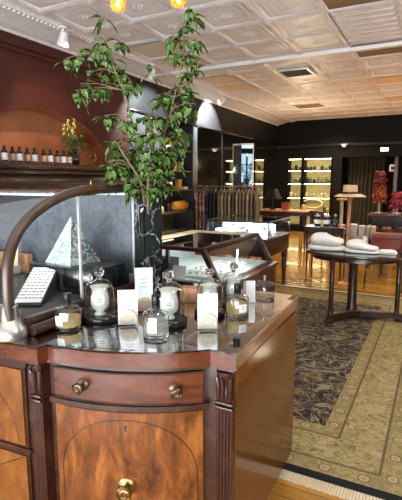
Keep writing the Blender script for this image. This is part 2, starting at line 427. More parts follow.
# ceiling: pressed tin coffers 0.69 x 0.70
def ceil_mesh():
    b = bmesh.new(); px, py = .69, .70
    x_edges = [-1.2 - px * k for k in range(5, -7, -1)]
    flat = []
    def rings(cx, cy, hx, hy, prof):
        prev = None
        for d, z in prof:
            q = [b.verts.new((cx + sx * (hx - d), cy + sy * (hy - d), CH + z)) for sx, sy in ((-1, -1), (1, -1), (1, 1), (-1, 1))]
            if prev:
                for i in range(4): b.faces.new((prev[i], prev[(i + 1) % 4], q[(i + 1) % 4], q[i]))
            prev = q
        b.faces.new(prev)
    prof = [(0, -.026), (.012, -.028), (.024, -.018), (.038, -.021), (.048, -.006), (.085, .002), (.094, -.006), (.106, -.002), (.175, -.016), (.190, -.012), (.24, -.018)]
    sprof = [(0, -.012), (.012, -.014), (.022, 0), (.045, -.004), (.055, -.014)]
    for i in range(len(x_edges) - 1):
        x0, x1 = x_edges[i], x_edges[i + 1]
        for k in range(-10, 13):
            y0 = 5.2 + py * k; y1 = y0 + py; cx, cy = (x0 + x1) / 2, (y0 + y1) / 2
            key = (round(cx / px), k)
            if y1 > BY + .1: continue
            fl = None
            for (fx, fy) in FLAT:
                if abs(cx - fx) < .3 and abs(cy - fy) < .3: fl = 1
            if fl:
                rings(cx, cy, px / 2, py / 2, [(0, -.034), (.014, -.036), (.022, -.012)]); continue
            if x0 > -1.3 and y1 < 6.7:
                for q in range(4): rings(cx, y0 + py * (q + .5) / 4, px / 2, py / 8, sprof)
            else:
                rings(cx, cy, px / 2, py / 2, prof)
                for q in range(8):       # pressed rosette
                    a = q * PI / 4; ca, sa = math.cos(a), math.sin(a); L_ = .085 if q % 2 == 0 else .065
                    pt = lambda r_, o_, z_: b.verts.new((cx + ca * r_ - sa * o_, cy + sa * r_ + ca * o_, CH + z_))
                    ap_ = pt(L_ * .6, 0, -.036); P_ = [pt(.012, 0, -.017), pt(L_ * .6, .024, -.017), pt(L_, 0, -.017), pt(L_ * .6, -.024, -.017)]
                    for e_ in range(4): b.faces.new((ap_, P_[e_], P_[(e_ + 1) % 4]))
                c_ = b.verts.new((x0, y0, CH - .05)); P_ = [b.verts.new((x0 + sx * .045, y0 + sy * .045, CH - .026)) for sx, sy in ((-1, -1), (1, -1), (1, 1), (-1, 1))]
                for e_ in range(4): b.faces.new((c_, P_[e_], P_[(e_ + 1) % 4]))
    m = MB(); m.bm = b; return m
FLAT = {}
def cell(x, y):     # centre of the coffer that holds (x, y)
    i = math.floor((x + 1.2) / .69); k = math.floor((y - 5.2) / .70)
    return (-1.2 + (i + .5) * .69, 5.2 + (k + .5) * .70)
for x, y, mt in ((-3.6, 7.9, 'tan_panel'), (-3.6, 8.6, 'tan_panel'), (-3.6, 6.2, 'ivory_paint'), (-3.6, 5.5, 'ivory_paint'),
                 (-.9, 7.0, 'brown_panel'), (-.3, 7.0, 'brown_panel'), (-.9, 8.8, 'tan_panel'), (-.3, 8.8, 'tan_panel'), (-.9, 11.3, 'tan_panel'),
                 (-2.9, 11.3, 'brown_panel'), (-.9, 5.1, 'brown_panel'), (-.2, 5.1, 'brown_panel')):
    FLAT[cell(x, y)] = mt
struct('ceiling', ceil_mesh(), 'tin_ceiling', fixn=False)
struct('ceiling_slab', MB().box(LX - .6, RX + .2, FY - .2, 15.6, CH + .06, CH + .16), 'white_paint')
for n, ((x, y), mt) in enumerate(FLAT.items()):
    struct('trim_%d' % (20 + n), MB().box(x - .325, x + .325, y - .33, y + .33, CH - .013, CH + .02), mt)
vx, vy = cell(-2.3, 7.5)
t = thing('ceiling_vent', 'square louvred air vent set in the tin ceiling past the white beam', 'vent', (vx, vy, CH - .05))
m = MB()
for a, b_, c, d in ((-.26, .26, -.26, -.22), (-.26, .26, .22, .26), (-.26, -.22, -.22, .22), (.22, .26, -.22, .22)): m.box(a, b_, c, d, 0, .03)
obj('frame', m, 'white_metal', t)
for k in range(5):
    obj('slat', MB().box(-.22, .22, -.03, .03, -.004, .004, M=Matrix.Translation((0, -.17 + k * .085, .018)) @ Matrix.Rotation(-.6, 4, 'X')), 'grey_paint', t)
obj('duct', MB().box(-.22, .22, -.22, .22, .031, .036), 'black_plastic', t)
# beam across the room and cornice
struct('trim_1', MB().box(LX, RX, 6.64, 6.74, CH - .075, CH + .03, .006), 'white_paint')
def cornice(y0, y1, ext):
    m = MB(); pr = [(LX, 3.22), (LX + .03, 3.22), (LX + .06, 3.25), (LX + .10, 3.25), (LX + .20, 3.275), (LX + .34, 3.31), (LX + .44, 3.315), (LX + .46, 3.30), (LX + .50, 3.30), (LX + .53, 3.325), (LX + .60, 3.33), (LX + .60, 3.36), (LX, 3.36)]
    b = bmesh.new()
    A = [b.verts.new((x, y0, z)) for x, z in pr]; B = [b.verts.new((x, y1, z)) for x, z in pr]
    for i in range(len(pr)): j = (i + 1) % len(pr); b.faces.new((A[i], A[j], B[j], B[i]))
    b.faces.new(A); b.faces.new(B[::-1]); m._merge(b); return m
cor = cornice(FY, BY, 0)
struct('trim_2', cor, 'tin_ceiling')
m = MB(); y = 2.6
while y < 9.5:
    m.box(LX + .455, LX + .495, y, y + .035, 3.280, 3.302, .008, seg=1); y += .062
struct('trim_3', m, 'white_paint')
# left wall: brown boarded part with an arched niche
WT = 6.12
def wall_left():
    m = MB(); n = 40
    ys = [ARC_Y - ARC_A * math.cos(PI * i / n) for i in range(n + 1)]; zs = [SHELF_Z + ARC_H * math.sin(PI * i / n) for i in range(n + 1)]
    m.face([(LX, FY, 0), (LX, ys[0], 0), (LX, ys[0], CH), (LX, FY, CH)])
    m.face([(LX, ys[-1], 0), (LX, WT, 0), (LX, WT, CH), (LX, ys[-1], CH)])
    m.face([(LX, ys[0], 0), (LX, ys[-1], 0), (LX, ys[-1], SHELF_Z), (LX, ys[0], SHELF_Z)])
    for i in range(n): m.face([(LX, ys[i], zs[i]), (LX, ys[i + 1], zs[i + 1]), (LX, ys[i + 1], CH), (LX, ys[i], CH)])
    m.face([(LX, WT, 0), (LX - .4, WT, 0), (LX - .4, WT, CH), (LX, WT, CH)])
    bmesh.ops.remove_doubles(m.bm, verts=m.bm.verts, dist=1e-5)
    return m, ys, zs
wl, ys, zs = wall_left()
wlo = struct('wall_left', wl, 'brown_wall', sharp=.3)
for p_ in wlo.data.polygons: p_.use_smooth = False
m = MB(); D = .26
m.face([(LX - D, y, z) for y, z in zip(ys, zs)])
for i in range(len(ys) - 1): m.face([(LX, ys[i], zs[i]), (LX - D, ys[i], zs[i]), (LX - D, ys[i + 1], zs[i + 1]), (LX, ys[i + 1], zs[i + 1])])
m.face([(LX, ys[0], SHELF_Z), (LX, ys[-1], SHELF_Z), (LX - D, ys[-1], SHELF_Z), (LX - D, ys[0], SHELF_Z)])
bmesh.ops.remove_doubles(m.bm, verts=m.bm.verts, dist=1e-5)
struct('wall_left_niche', m, 'terracotta', sharp=.5)
struct('trim_4', MB().box(LX, LX + .05, FY, WT, 3.10, 3.22, .01).box(LX, LX + .03, FY, WT, 3.04, 3.10, .008), 'brown_wall')
# black bulkhead along the left wall past the brown part, spanning over the recesses
struct('wall_left_bulkhead', MB().box(LX - .02, LX + .02, WT, BY, 2.68, CH).box(LX - .55, LX - .02, WT, BY, 2.68, 2.72), 'soffit_paint')
struct('trim_5', MB().box(LX + .0, LX + .035, WT, BY, 2.665, 2.70, .006), 'black_gloss')
struct('wall_left_pier', MB().box(LX - .5, LX + .0, WT + .005, 7.10, 0, 2.68), 'grey_paint')
struct('wall_left_pier_end', MB().box(LX - .5, LX + .0, 8.30, 8.50, 0, 2.68), 'dark_grey_paint')
struct('wall_left_recess', MB().box(LX - .55, LX - .50, 7.0, BY, 0, 2.7), 'bronze_wall')
# carved crest applied to the bulkhead
m = MB(); cy0, cz0 = 8.1, 2.95
for s in (1, .62):
    m.tube([(LX + .03, cy0 + s * .24 * math.sin(a), cz0 - s * .16 * math.cos(a)) for a in [PI * (-.62 + 1.24 * k / 16) for k in range(17)]], .014, 6)
for sg in (-1, 1):
    m.tube([(LX + .03, cy0 + sg * (.24 - .05 * k / 8 + .05 * math.cos(k * .7)), cz0 + .06 + .05 * math.sin(k * .7)) for k in range(9)], .012, 6)
tag(obj('wall_crest', m, 'grey_paint'), 'scrolled carved crest on the black bulkhead, in the pool of spotlight', 'ornament')
# back wall with recesses
struct('wall_back', MB().box(LX - .6, -2.56, BY + .36, BY + .45, 0, CH).box(LX - .6, -4.22, BY, BY + .36, 0, 2.23).box(-2.82, -2.56, BY, BY + .36, 0, 2.23)
       .box(LX - .6, RX, BY, BY + .36, 2.23, CH).box(-4.22, -2.82, BY, BY + .36, 0, .2)
       .box(.4, RX, BY, BY + .36, 0, 2.23), 'black_paint')
struct('trim_6', MB().box(LX, RX, BY - .05, BY, 2.55, 2.63, .008), 'soffit_paint')
struct('wall_back_room', MB().box(-2.6, .8, 15.4, 15.5, 0, 2.7).box(-2.7, -2.56, BY + .4, 15.4, 0, 2.7).box(.6, .7, BY + .4, 15.4, 0, 2.7).box(-2.6, .8, BY + .36, 15.5, 2.6, 2.7), 'black_paint')
struct('trim_7', MB().box(-1.16, -1.06, BY + .1, BY + .28, 0, 2.23, .02), 'grey_paint')
struct('wall_right', MB().box(RX, RX + .15, FY, 15.5, 0, CH), 'grey_paint')
# shop front behind the camera
struct('wall_front', MB().box(LX - .3, RX + .2, FY - .15, FY, 0, .35).box(LX - .3, RX + .2, FY - .15, FY, 3.15, CH + .05).box(LX - .3, -4.1, FY - .15, FY, .35, 3.15).box(2.2, RX + .2, FY - .15, FY, .35, 3.15), 'black_paint')
m = MB()
for x in (-4.1, -2.05, .02, 2.12): m.box(x, x + .08, FY - .12, FY - .03, .35, 3.15)
m.box(-4.1, 2.2, FY - .12, FY - .03, .35, .43).box(-4.1, 2.2, FY - .12, FY - .03, 3.07, 3.15).box(-4.1, 2.2, FY - .11, FY - .04, 2.45, 2.5)
w1 = struct('window_1', m, 'black_paint')
obj('window_pane', MB().box(-4.05, 2.15, FY - .08, FY - .07, .4, 3.1), 'glass', w1)
struct('baseboard_left', MB().box(LX, LX + .03, FY, WT, 0, .16, .006), 'brown_wall')

# ------------------------------------------------------------------ shelf in front of the niche
solo('wall_shelf', MB().box(0, .30, -1.95, 1.32, -.075, 0, .01).box(0, .22, -1.95, 1.30, -.13, -.075, .01).box(0, .05, -1.95, 1.3, -.3, -.13, .008), 'mahogany',
     'dark reddish brown wall shelf with moulded edge below the terracotta arch', 'shelf', (LX + .002, 4.35, SHELF_Z))
def shelf_bottle(tan):
    t = thing('bottle', '', 'bottle')
    obj('body', MB().lathe([(.030, 0), (.034, .004), (.034, .115), (.028, .130), (.013, .138), (.013, .150)], seg=20), 'black_gloss', t)
    obj('label_band', MB().shell([(.0347, .022), (.0347, .100)], seg=20), 'label_tan' if tan else 'white_card', t)
    obj('cap', MB().lathe([(.017, .150), (.017, .176), (.015, .180), (0, .180)], seg=16), 'black_plastic', t)
    return t
wb = shelf_bottle(False); tb = shelf_bottle(True)
names = ['leftmost', 'second', 'third', 'fourth', 'fifth', 'sixth', 'seventh', 'eighth', 'ninth', 'tenth']
fw = ft = True
for i, (px, tan, dx) in enumerate(((5, 0, .19), (13, 1, .12), (20, 0, .19), (27.5, 1, .12), (35, 0, .19), (44, 1, .12), (50.5, 0, .19), (57.5, 1, .12), (64, 0, .19), (69.5, 1, .19))):
    p = on_x(px, 160, LX + dx)
    lab = 'black bottle with a %s label on the arch shelf, %s of ten from the left' % ('tan' if tan else 'white', names[i] if i else 'first')
    src = tb if tan else wb
    if (tan and ft) or (not tan and fw):
        o = src; o.location = (LX + dx, p.y, SHELF_Z); o['label'] = lab; o['group'] = 'bottles on the arch shelf'
        if tan: ft = False
        else: fw = False
    else: dup(src, (LX + dx, p.y, SHELF_Z), 0, lab, 'bottles on the arch shelf')
# flower arrangement on shelf
def leaf(m, base, d, L, W, up=Vector((0, 0, 1)), fold=.18, droop=.25):
    d = d.normalized(); sd = d.cross(up)
    if sd.length < .05: sd = d.orthogonal()
    sd.normalize(); nn = sd.cross(d)
    ctr = []; n = 4
    for k in range(n + 1):
        a = k / n; ctr.append(base + d * (L * a) - Vector((0, 0, 1)) * (droop * L * a * a))
    wd = [0, .36, .5, .34, 0]
    V = [[m.bm.verts.new(c + sd * (s * W * wd[k]) + nn * (abs(s) * W * fold * wd[k] * 2)) for s in ((0,) if wd[k] == 0 else (-1, 0, 1))] for k, c in enumerate(ctr)]
    for k in range(n):
        A, B = V[k], V[k + 1]
        if len(A) == 1: m.bm.faces.new((A[0], B[0], B[1])); m.bm.faces.new((A[0], B[1], B[2]))
        elif len(B) == 1: m.bm.faces.new((A[0], B[0], A[1])); m.bm.faces.new((A[1], B[0], A[2]))
        else: m.bm.faces.new((A[0], A[1], B[1], B[0])); m.bm.faces.new((A[1], A[2], B[2], B[1]))
p = on_x(69, 160, LX + .12); p = on_x(74, 160, LX + .1)
t = thing('flower_vase', 'dark round vase standing at the end of the bottles on the arch shelf', 'vase', (LX + .10, p.y, SHELF_Z))
obj('body', MB().lathe([(.05, 0), (.075, .03), (.085, .08), (.07, .13), (.055, .16), (.065, .18), (.055, .178), (.045, .15), (0, .13)]), 'black_gloss', t)
t = thing('bouquet', 'yellow and green flower bouquet in the dark vase under the arch', 'flowers', (LX + .10, p.y, SHELF_Z + .15))
sm, lm, fm = MB(), MB(), MB()
for k in range(30):
    a = random.uniform(0, 2 * PI); h = random.uniform(.10, .26); rr = random.uniform(.05, .22)
    e = Vector((abs(rr * math.cos(a)) * .5 - .03, rr * math.sin(a), h))
    sm.tube([(0, 0, 0), e * .5 + Vector((0, 0, .05)), e], .004, 5)
    for q in range(5):
        leaf(lm, e + Vector((random.uniform(-.04, .04), random.uniform(-.05, .05), random.uniform(-.08, .02))), Vector((random.uniform(-1, 1), random.uniform(-1, 1), random.uniform(-.3, .6))), random.uniform(.06, .10), .035)
for k in range(5):
    a = random.uniform(-1, 1); e = Vector((random.uniform(-.03, .06), -.04 + a * .10 - .02, random.uniform(.30, .50)))
    sm.tube([(0, 0, 0), (e.x * .3, e.y * .5, e.z * .6), e], .004, 5)
    for q in range(12):
        c = e + Vector((random.uniform(-.02, .02), random.uniform(-.025, .025), -.012 * q + .02)); r = random.uniform(.008, .014)
        fm.lathe([(0, -r), (r, -.2 * r), (r * .7, r * .6), (0, r)], c, 6)
obj('stem', sm, 'bark', t); obj('foliage', lm, 'young_leaf', t, fixn=False); obj('blossom', fm, 'flower_yellow', t)
p = on_x(91, 162, LX + .12)
t = thing('ornament', 'small gold wire globe ornament at the right end of the arch shelf', 'ornament', (LX + .12, p.y, SHELF_Z))
obj('base', MB().lathe([(.045, 0), (.045, .012), (.03, .02), (.012, .035), (.010, .05)]), 'gold', t)
for k in range(3):
    M = Matrix.Translation((0, 0, .12)) @ Matrix.Rotation(k * PI / 3, 4, 'Z')
    obj('ring', MB().tube([M @ Vector((.078 * math.cos(a), 0, .078 * math.sin(a))) for a in [2 * PI * q / 28 for q in range(29)]], .004, 6), 'gold', t)
obj('globe', MB().lathe([(0, .09), (.022, .10), (.03, .12), (.022, .14), (0, .15)], seg=14), 'dark_brass', t)

# ------------------------------------------------------------------ sideboard
TOPZ, GZ = .94, .948
C0, G0 = Vector((-1.206, 1.112)), Vector((-.668, 1.335))
chord = (G0 - C0).length; cdir = (G0 - C0) / chord; cnor = Vector((cdir.y, -cdir.x))     # outwards, to the viewer
SAG = .052; RAD = (chord ** 2 / 4 + SAG ** 2) / (2 * SAG); HA = math.asin(chord / 2 / RAD)
def bow(s, d=0):
    a = (s - .5) * 2 * HA; c = (C0 + G0) / 2 - cnor * (RAD - SAG)
    q = c + (cdir * math.sin(a) + cnor * math.cos(a)) * (RAD + d); return q
def bown(s):
    a = (s - .5) * 2 * HA; return cdir * math.sin(a) + cnor * math.cos(a)
def top_outline(o=0):
    return [(-2.85, .95 - o), (-1.212 + o, 1.070 - o), (-1.206 + o, 1.110 - o * .4)] + [tuple(bow(s / 16, o)) for s in range(0, 17)] + [(-.664, 1.338 - o), (-.571 + o, 1.339 - o), (-.601 + o, 2.208), (-2.85, 2.208)]
sb = thing('sideboard', 'antique bow front mahogany sideboard with brass knobs and a plate of glass on top', 'sideboard', (-1.5, 1.6, 0))
def body_outline(o):
    return [(-2.82, .97 + o), (-1.225 - o, 1.090 + o), (-1.219, 1.13 + o)] + [tuple(bow(s / 16, -.022 - o)) for s in range(0, 17)] + [(-.655, 1.36 + o), (-.590 - o, 1.358 + o), (-.612 - o, 2.19), (-2.82, 2.19)]
obj('carcass', MB().prism(body_outline(0), .10, .885), 'mahogany', sb, True)
obj('plinth', MB().prism(body_outline(.03), 0.0, .10), 'dark_wood', sb, True)
obj('top', MB().prism(top_outline(.003), .886, TOPZ, bev=.005), 'red_veneer', sb, True, sharp=.3)
obj('moulding', MB().prism(top_outline(-.008), .872, .886), 'dark_wood', sb, True)
# polished right end
def side_fn(u, v):
    a = Vector((-.588, 1.372)); b_ = Vector((-.609, 2.188)); q = a.lerp(b_, u); return (q.x + .004, q.y, .102 + v * .768)
obj('end_panel', MB().slab(side_fn, 2, 2, .008), 'side_panel', sb, True)
def bowslab(s0, s1, z0, z1, d0, d1, n=20):
    b = bmesh.new(); R = []
    for i in range(n + 1):
        s = s0 + (s1 - s0) * i / n
        f, k = bow(s, d1), bow(s, d0)
        R.append([b.verts.new((k.x, k.y, z0)), b.verts.new((f.x, f.y, z0)), b.verts.new((f.x, f.y, z1)), b.verts.new((k.x, k.y, z1))])
    for A, B in zip(R, R[1:]):
        for i in range(4): b.faces.new((A[i], A[(i + 1) % 4], B[(i + 1) % 4], B[i]))
    b.faces.new(R[0]); b.faces.new(R[-1][::-1])
    m = MB(); return m._merge(b)
def knob(name, c, n, r, parent, mat='dark_brass', world=True):
    q = Vector((n.x, n.y, 0)).to_track_quat('Z', 'Y').to_matrix().to_4x4()
    M = Matrix.Translation(c) @ q; k = r / .022
    return obj(name, MB().lathe([(.022 * k, 0), (.023 * k, .003 * k), (.018 * k, .006 * k), (.009 * k, .009 * k), (.008 * k, .020 * k), (.014 * k, .024 * k), (.0195 * k, .030 * k), (.020 * k, .035 * k), (.0165 * k, .038 * k), (.014 * k, .036 * k), (.010 * k, .037 * k), (.008 * k, .040 * k), (.004 * k, .039 * k), (0, .040 * k)], seg=28, M=M), mat, parent, world)
dr = obj('drawer', bowslab(.03, .965, .752, .864, -.03, -.006), 'red_veneer', sb, True)
obj('cock_bead', MB().tube([(*bow(.03 + .935 * i / 20, -.004), .752) for i in range(21)], .0032, 6).tube([(*bow(.03 + .935 * i / 20, -.004), .864) for i in range(21)], .0032, 6), 'mahogany', dr)
dr.children[0].location = -sb.location
for s in (.235, .80):
    q = bow(s, -.006); kb = knob('knob', (q.x, q.y, .812 if s < .5 else .806), bown(s), .0225, dr, world=False); kb.location = -sb.location
obj('rail', bowslab(.0, 1, .728, .748, -.03, .004), 'mahogany', sb, True)
dd = obj('door', bowslab(.03, .965, .12, .720, -.03, -.006), 'flame', sb, True)
pts = []
for i in range(49):
    a = PI * i / 48; pts.append((.5 - .43 * math.cos(a), .46 + .232 * math.sin(a) ** .9))
pts = [(.07, .15)] + pts + [(.93, .15)]
il = obj('inlay_line', MB().tube([(*bow(s, -.0058), z) for s, z in pts], .0016, 6), 'inlay', dd); il.location = -sb.location
q = bow(.5, -.006); kb = knob('knob', (q.x, q.y, .440), bown(.5), .031, dd, 'brass', world=False); kb.location = -sb.location
q = bow(.497, -.0055); n3 = bown(.5); Mk = Matrix.Translation((q.x, q.y, .662)) @ Vector((n3.x, n3.y, 0)).to_track_quat('Z', 'Y').to_matrix().to_4x4()
ke = obj('keyhole', MB().lathe([(.0045, 0), (.0045, .0012), (0, .0012)], (0, .005, 0), 14, M=Mk).box(-.0025, .0025, -.012, .004, 0, .0012, M=Mk), 'felt_black', dd); ke.location = -sb.location
# pilasters: fluted shaft, carved capital
def pilaster(x0, x1, yf, rot):
    m = MB(); w = x1 - x0; cx = (x0 + x1) / 2
    M = Matrix.Translation((cx, yf, 0)) @ Matrix.Rotation(rot, 4, 'Z')
    o = obj('pilaster', MB().box(-w / 2, w / 2, .012, .05, .10, .87, M=M), 'mahogany', sb, True)
    m = MB(); n = 5
    for k in range(n):
        c = -w / 2 + w * (k + .5) / n
        m.tube([M @ Vector((c, .012, .12)), M @ Vector((c, .012, .725))], w / n * .46, 8)
    r = obj('fluting', m, 'mahogany', o); r.location = -sb.location
    m = MB(); m.box(-w / 2 - .004, w / 2 + .004, -.004, .05, .728, .740, .003, M=M).box(-w / 2 - .003, w / 2 + .003, -.002, .05, .746, .756, .003, M=M)
    m.lathe([(w * .36, .756), (w * .44, .775), (w * .40, .80), (w * .36, .82), (w * .46, .845), (w * .52, .858), (w * .52, .868)], (0, .022, 0), 20, M=M)
    for k in (-1, 0, 1):
        a = k * .9 - PI / 2
        m.tube([M @ Vector((w * .40 * math.cos(a), .022 + w * .40 * math.sin(a), z)) + M.to_3x3() @ Vector((math.cos(a), math.sin(a), 0)) * o_ for z, o_ in ((.76, 0), (.79, .004), (.82, .003), (.845, .008), (.85, .013))], [.006, .009, .009, .007, .002], 8)
    c = obj('capital', m, 'mahogany', o); c.location = -sb.location
pilaster(-1.268, -1.222, 1.078, .05); pilaster(-.650, -.585, 1.343, -.02)
# left bay: two stacked panelled doors
def wing(x0, x1, z0, z1, d, thick):
    def yf(x): return .95 + .12 * (x + 2.85) / 1.638 + .012
    return MB().slab(lambda u, v: (x0 + (x1 - x0) * u, yf(x0 + (x1 - x0) * u) + d, z0 + (z1 - z0) * v), 1, 1, thick)
for z0, z1 in ((.535, .856), (.12, .515)):
    d_ = obj('cupboard_door', wing(-2.05, -1.290, z0, z1, .010, .022), 'mahogany', sb, True)
    pn = obj('door_panel', wing(-2.03, -1.300, z0 + .012, z1 - .012, -.004, .008), 'golden_veneer', d_); pn.location = -sb.location
    if z0 > .5:
        def yf2(x): return .95 + .12 * (x + 2.85) / 1.638 + .012 - .009
        pts = [(-1.66 + .33 * math.cos(a), .56 + .26 * math.sin(a)) for a in [PI * i / 30 for i in range(31)]]
    else: pts = [(-1.31, .50), (-1.66, .32), (-1.31, .14)]
    li = obj('inlay_line', MB().tube([(x, .95 + .12 * (x + 2.85) / 1.638 + .0035, z) for x, z in pts], .0016, 6), 'inlay', d_); li.location = -sb.location
for zz in (.525, .866): obj('rail', wing(-2.05, -1.28, zz - .009, zz + .007, .006, .02), 'mahogany', sb, True)
gt = solo('glass_plate', MB().prism([(x + .75, y - 1.3) for x, y in top_outline(.004)], 0, .008, bev=.0015), 'plate_glass',
          'thick clear glass plate covering the sideboard top with dark edge', 'glass plate', (-.75, 1.3, TOPZ))

# ------------------------------------------------------------------ curved glass showcase standing on the sideboard
EX, WX = -1.37, -2.72
prof = [(1.092, 1.0), (1.090, 1.13), (1.102, 1.24), (1.160, 1.345), (1.28, 1.425), (1.46, 1.478), (1.70, 1.487), (1.88, 1.487)]
def arc(u):       # Catmull-Rom through the profile
    n = len(prof) - 1; f = min(u * n, n - 1e-6); i = int(f); w = f - i
    P = [Vector(prof[max(0, min(n, i + k))]) for k in (-1, 0, 1, 2)]
    return .5 * ((2 * P[1]) + (P[2] - P[0]) * w + (2 * P[0] - 5 * P[1] + 4 * P[2] - P[3]) * w * w + (3 * P[1] - P[0] - 3 * P[2] + P[3]) * w ** 3)
cs = thing('display_case', 'curved glass tabletop showcase with bronze tube edge on the left of the sideboard', 'display case', (-2.0, 1.5, GZ))
obj('base', MB().box(WX, EX + .0, 1.13, 1.90, GZ, .990, .004), 'felt_black', cs, True)
obj('sill', MB().box(EX + .0, EX + .03, 1.15, 1.90, GZ, 1.012, .006).box(WX, EX + .03, 1.09, 1.13, GZ, 1.0, .006), 'case_wood', cs, True)
obj('rail', MB().tube([(EX + .058, 1.14, .970), (EX + .058, 1.91, .970)], .021, 12), 'case_wood', cs, True)
tb_ = obj('edge_tube', MB().tube([(EX, 1.094, .99)] + [(EX, *arc(i / 40)) for i in range(41)], .0205, 14), 'bronze_tube', cs, True)
sl = obj('tube_sleeve', MB().tube([(EX, 1.50, 1.482), (EX, 1.58, 1.486)], .0235, 14).lathe([(.006, 0), (.008, .012), (0, .018)], (EX, 1.56, 1.508), 10), 'brass', tb_); sl.location = -cs.location
cl = obj('collar', MB().lathe([(.062, GZ), (.064, .955), (.060, .985), (.046, 1.000), (.040, 1.012), (.033, 1.018), (.032, 1.060), (.034, 1.066), (.030, 1.072), (.0215, 1.072)], (EX - .012, 1.100, 0), 28), 'nickel', cs, True)
obj('front_glass', MB().slab(lambda u, v: (WX + (EX - WX) * v, *arc(u)), 40, 2, .004), 'glass', cs, True)
m = MB(); pf = [(EX - .004, *arc(i / 40)) for i in range(41)] + [(EX - .004, 1.88, 1.01), (EX - .004, 1.11, 1.01)]
m.face(pf); obj('end_glass', m, 'glass', cs, True)
obj('divider', MB().box(EX - .004, EX + .006, 1.468, 1.478, 1.012, 1.47), 'silver_frame', cs, True)
obj('top_rail', MB().box(WX, EX + .02, 1.87, 1.93, 1.474, 1.515, .006), 'case_wood', cs, True)
bp = obj('back_panel', MB().box(WX, EX - .03, 1.888, 1.90, 1.04, 1.455), 'slate_panel', cs, True)
m = MB().box(WX, EX + .02, 1.876, 1.902, 1.452, 1.474, .004).box(EX - .022, EX + .02, 1.876, 1.902, 1.0, 1.46, .008).box(WX, EX, 1.876, 1.902, .99, 1.045, .004)
obj('back_frame', m, 'silver_frame', cs, True)
obj('light_strip', MB().tube([(WX, 1.78, 1.452), (-1.80, 1.78, 1.452)], .006, 8), 'strip_cool', cs, True)
# pedestal, pyramid, text stand, clear holder inside
solo('display_block', MB().box(-.20, .21, -.13, .15, 0, .125, .004), 'black_gloss', 'low black display block under the pyramid inside the curved showcase', 'display block', (-1.60, 1.70, .990))
py = thing('pyramid', 'silver leaf pyramid with one dark mottled face inside the curved showcase', 'pyramid', (-1.64, 1.71, 1.115), -.12)
m = MB(); a = .098; hh = .235
ap = (0, 0, hh); q = [(-a, -a, 0), (a, -a, 0), (a, a, 0), (-a, a, 0)]
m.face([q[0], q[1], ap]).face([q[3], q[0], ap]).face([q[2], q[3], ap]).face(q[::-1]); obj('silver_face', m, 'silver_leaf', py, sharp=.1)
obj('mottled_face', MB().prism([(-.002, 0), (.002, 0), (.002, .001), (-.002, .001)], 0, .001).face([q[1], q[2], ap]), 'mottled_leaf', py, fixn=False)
# slanted text plate on black wedge
pl = thing('text_stand', 'slanted white text plate on a black wedge inside the curved showcase', 'sign', (-1.615, 1.45, .990), .55)
b = MB(); L, W = .36, .12
w_ = [(-W / 2, -.17), (W / 2, -.17)]
bmv = bmesh.new()
V = [bmv.verts.new(c) for c in ((-W / 2, -.17, 0), (W / 2, -.17, 0), (W / 2, .15, 0), (-W / 2, .15, 0), (-W / 2, -.17, .012), (W / 2, -.17, .012), (W / 2, .15, .115), (-W / 2, .15, .115))]
for f in ((3, 2, 1, 0), (4, 5, 6, 7), (0, 1, 5, 4), (1, 2, 6, 5), (2, 3, 7, 6), (3, 0, 4, 7)): bmv.faces.new([V[i] for i in f])
b._merge(bmv); obj('wedge', b, 'felt_black', pl)
ang = math.atan2(.103, .32); Mt = Matrix.Translation((0, -.01, .0640)) @ Matrix.Rotation(ang, 4, 'X')
obj('plate', MB().box(-W / 2 + .004, W / 2 - .004, -.155, .155, .001, .004, M=Mt), 'white_card', pl)
m = MB()
for k in range(11):
    x = -.055; yy = .14 - k * .026
    while x < .045:
        l = random.uniform(.006, .018); m.box(x, min(x + l, .054), yy - .006, yy + .002, .0042, .0046, M=Mt); x += l + .005
obj('lettering', m, 'ink', pl)
t = thing('card_holder', 'small clear acrylic card holder standing at the back of the curved showcase', 'card holder', (-2.16, 1.76, .990), .3)
obj('panel', MB().box(-.05, .05, -.004, .004, .01, .19, M=Matrix.Rotation(-.15, 4, 'X')), 'dome_glass', t)
obj('foot', MB().box(-.05, .05, -.04, .04, 0, .01), 'dome_glass', t); obj('insert', MB().box(-.035, .035, -.0055, -.0045, .05, .16, M=Matrix.Rotation(-.15, 4, 'X')), 'label_tan', t)
solo('wooden_ledge', MB().box(-.3, .3, -.02, .02, 0, .11, .003), 'tan_wood', 'brown wooden ledge along the back inside the curved showcase', 'ledge', (-2.40, 1.84, .990))

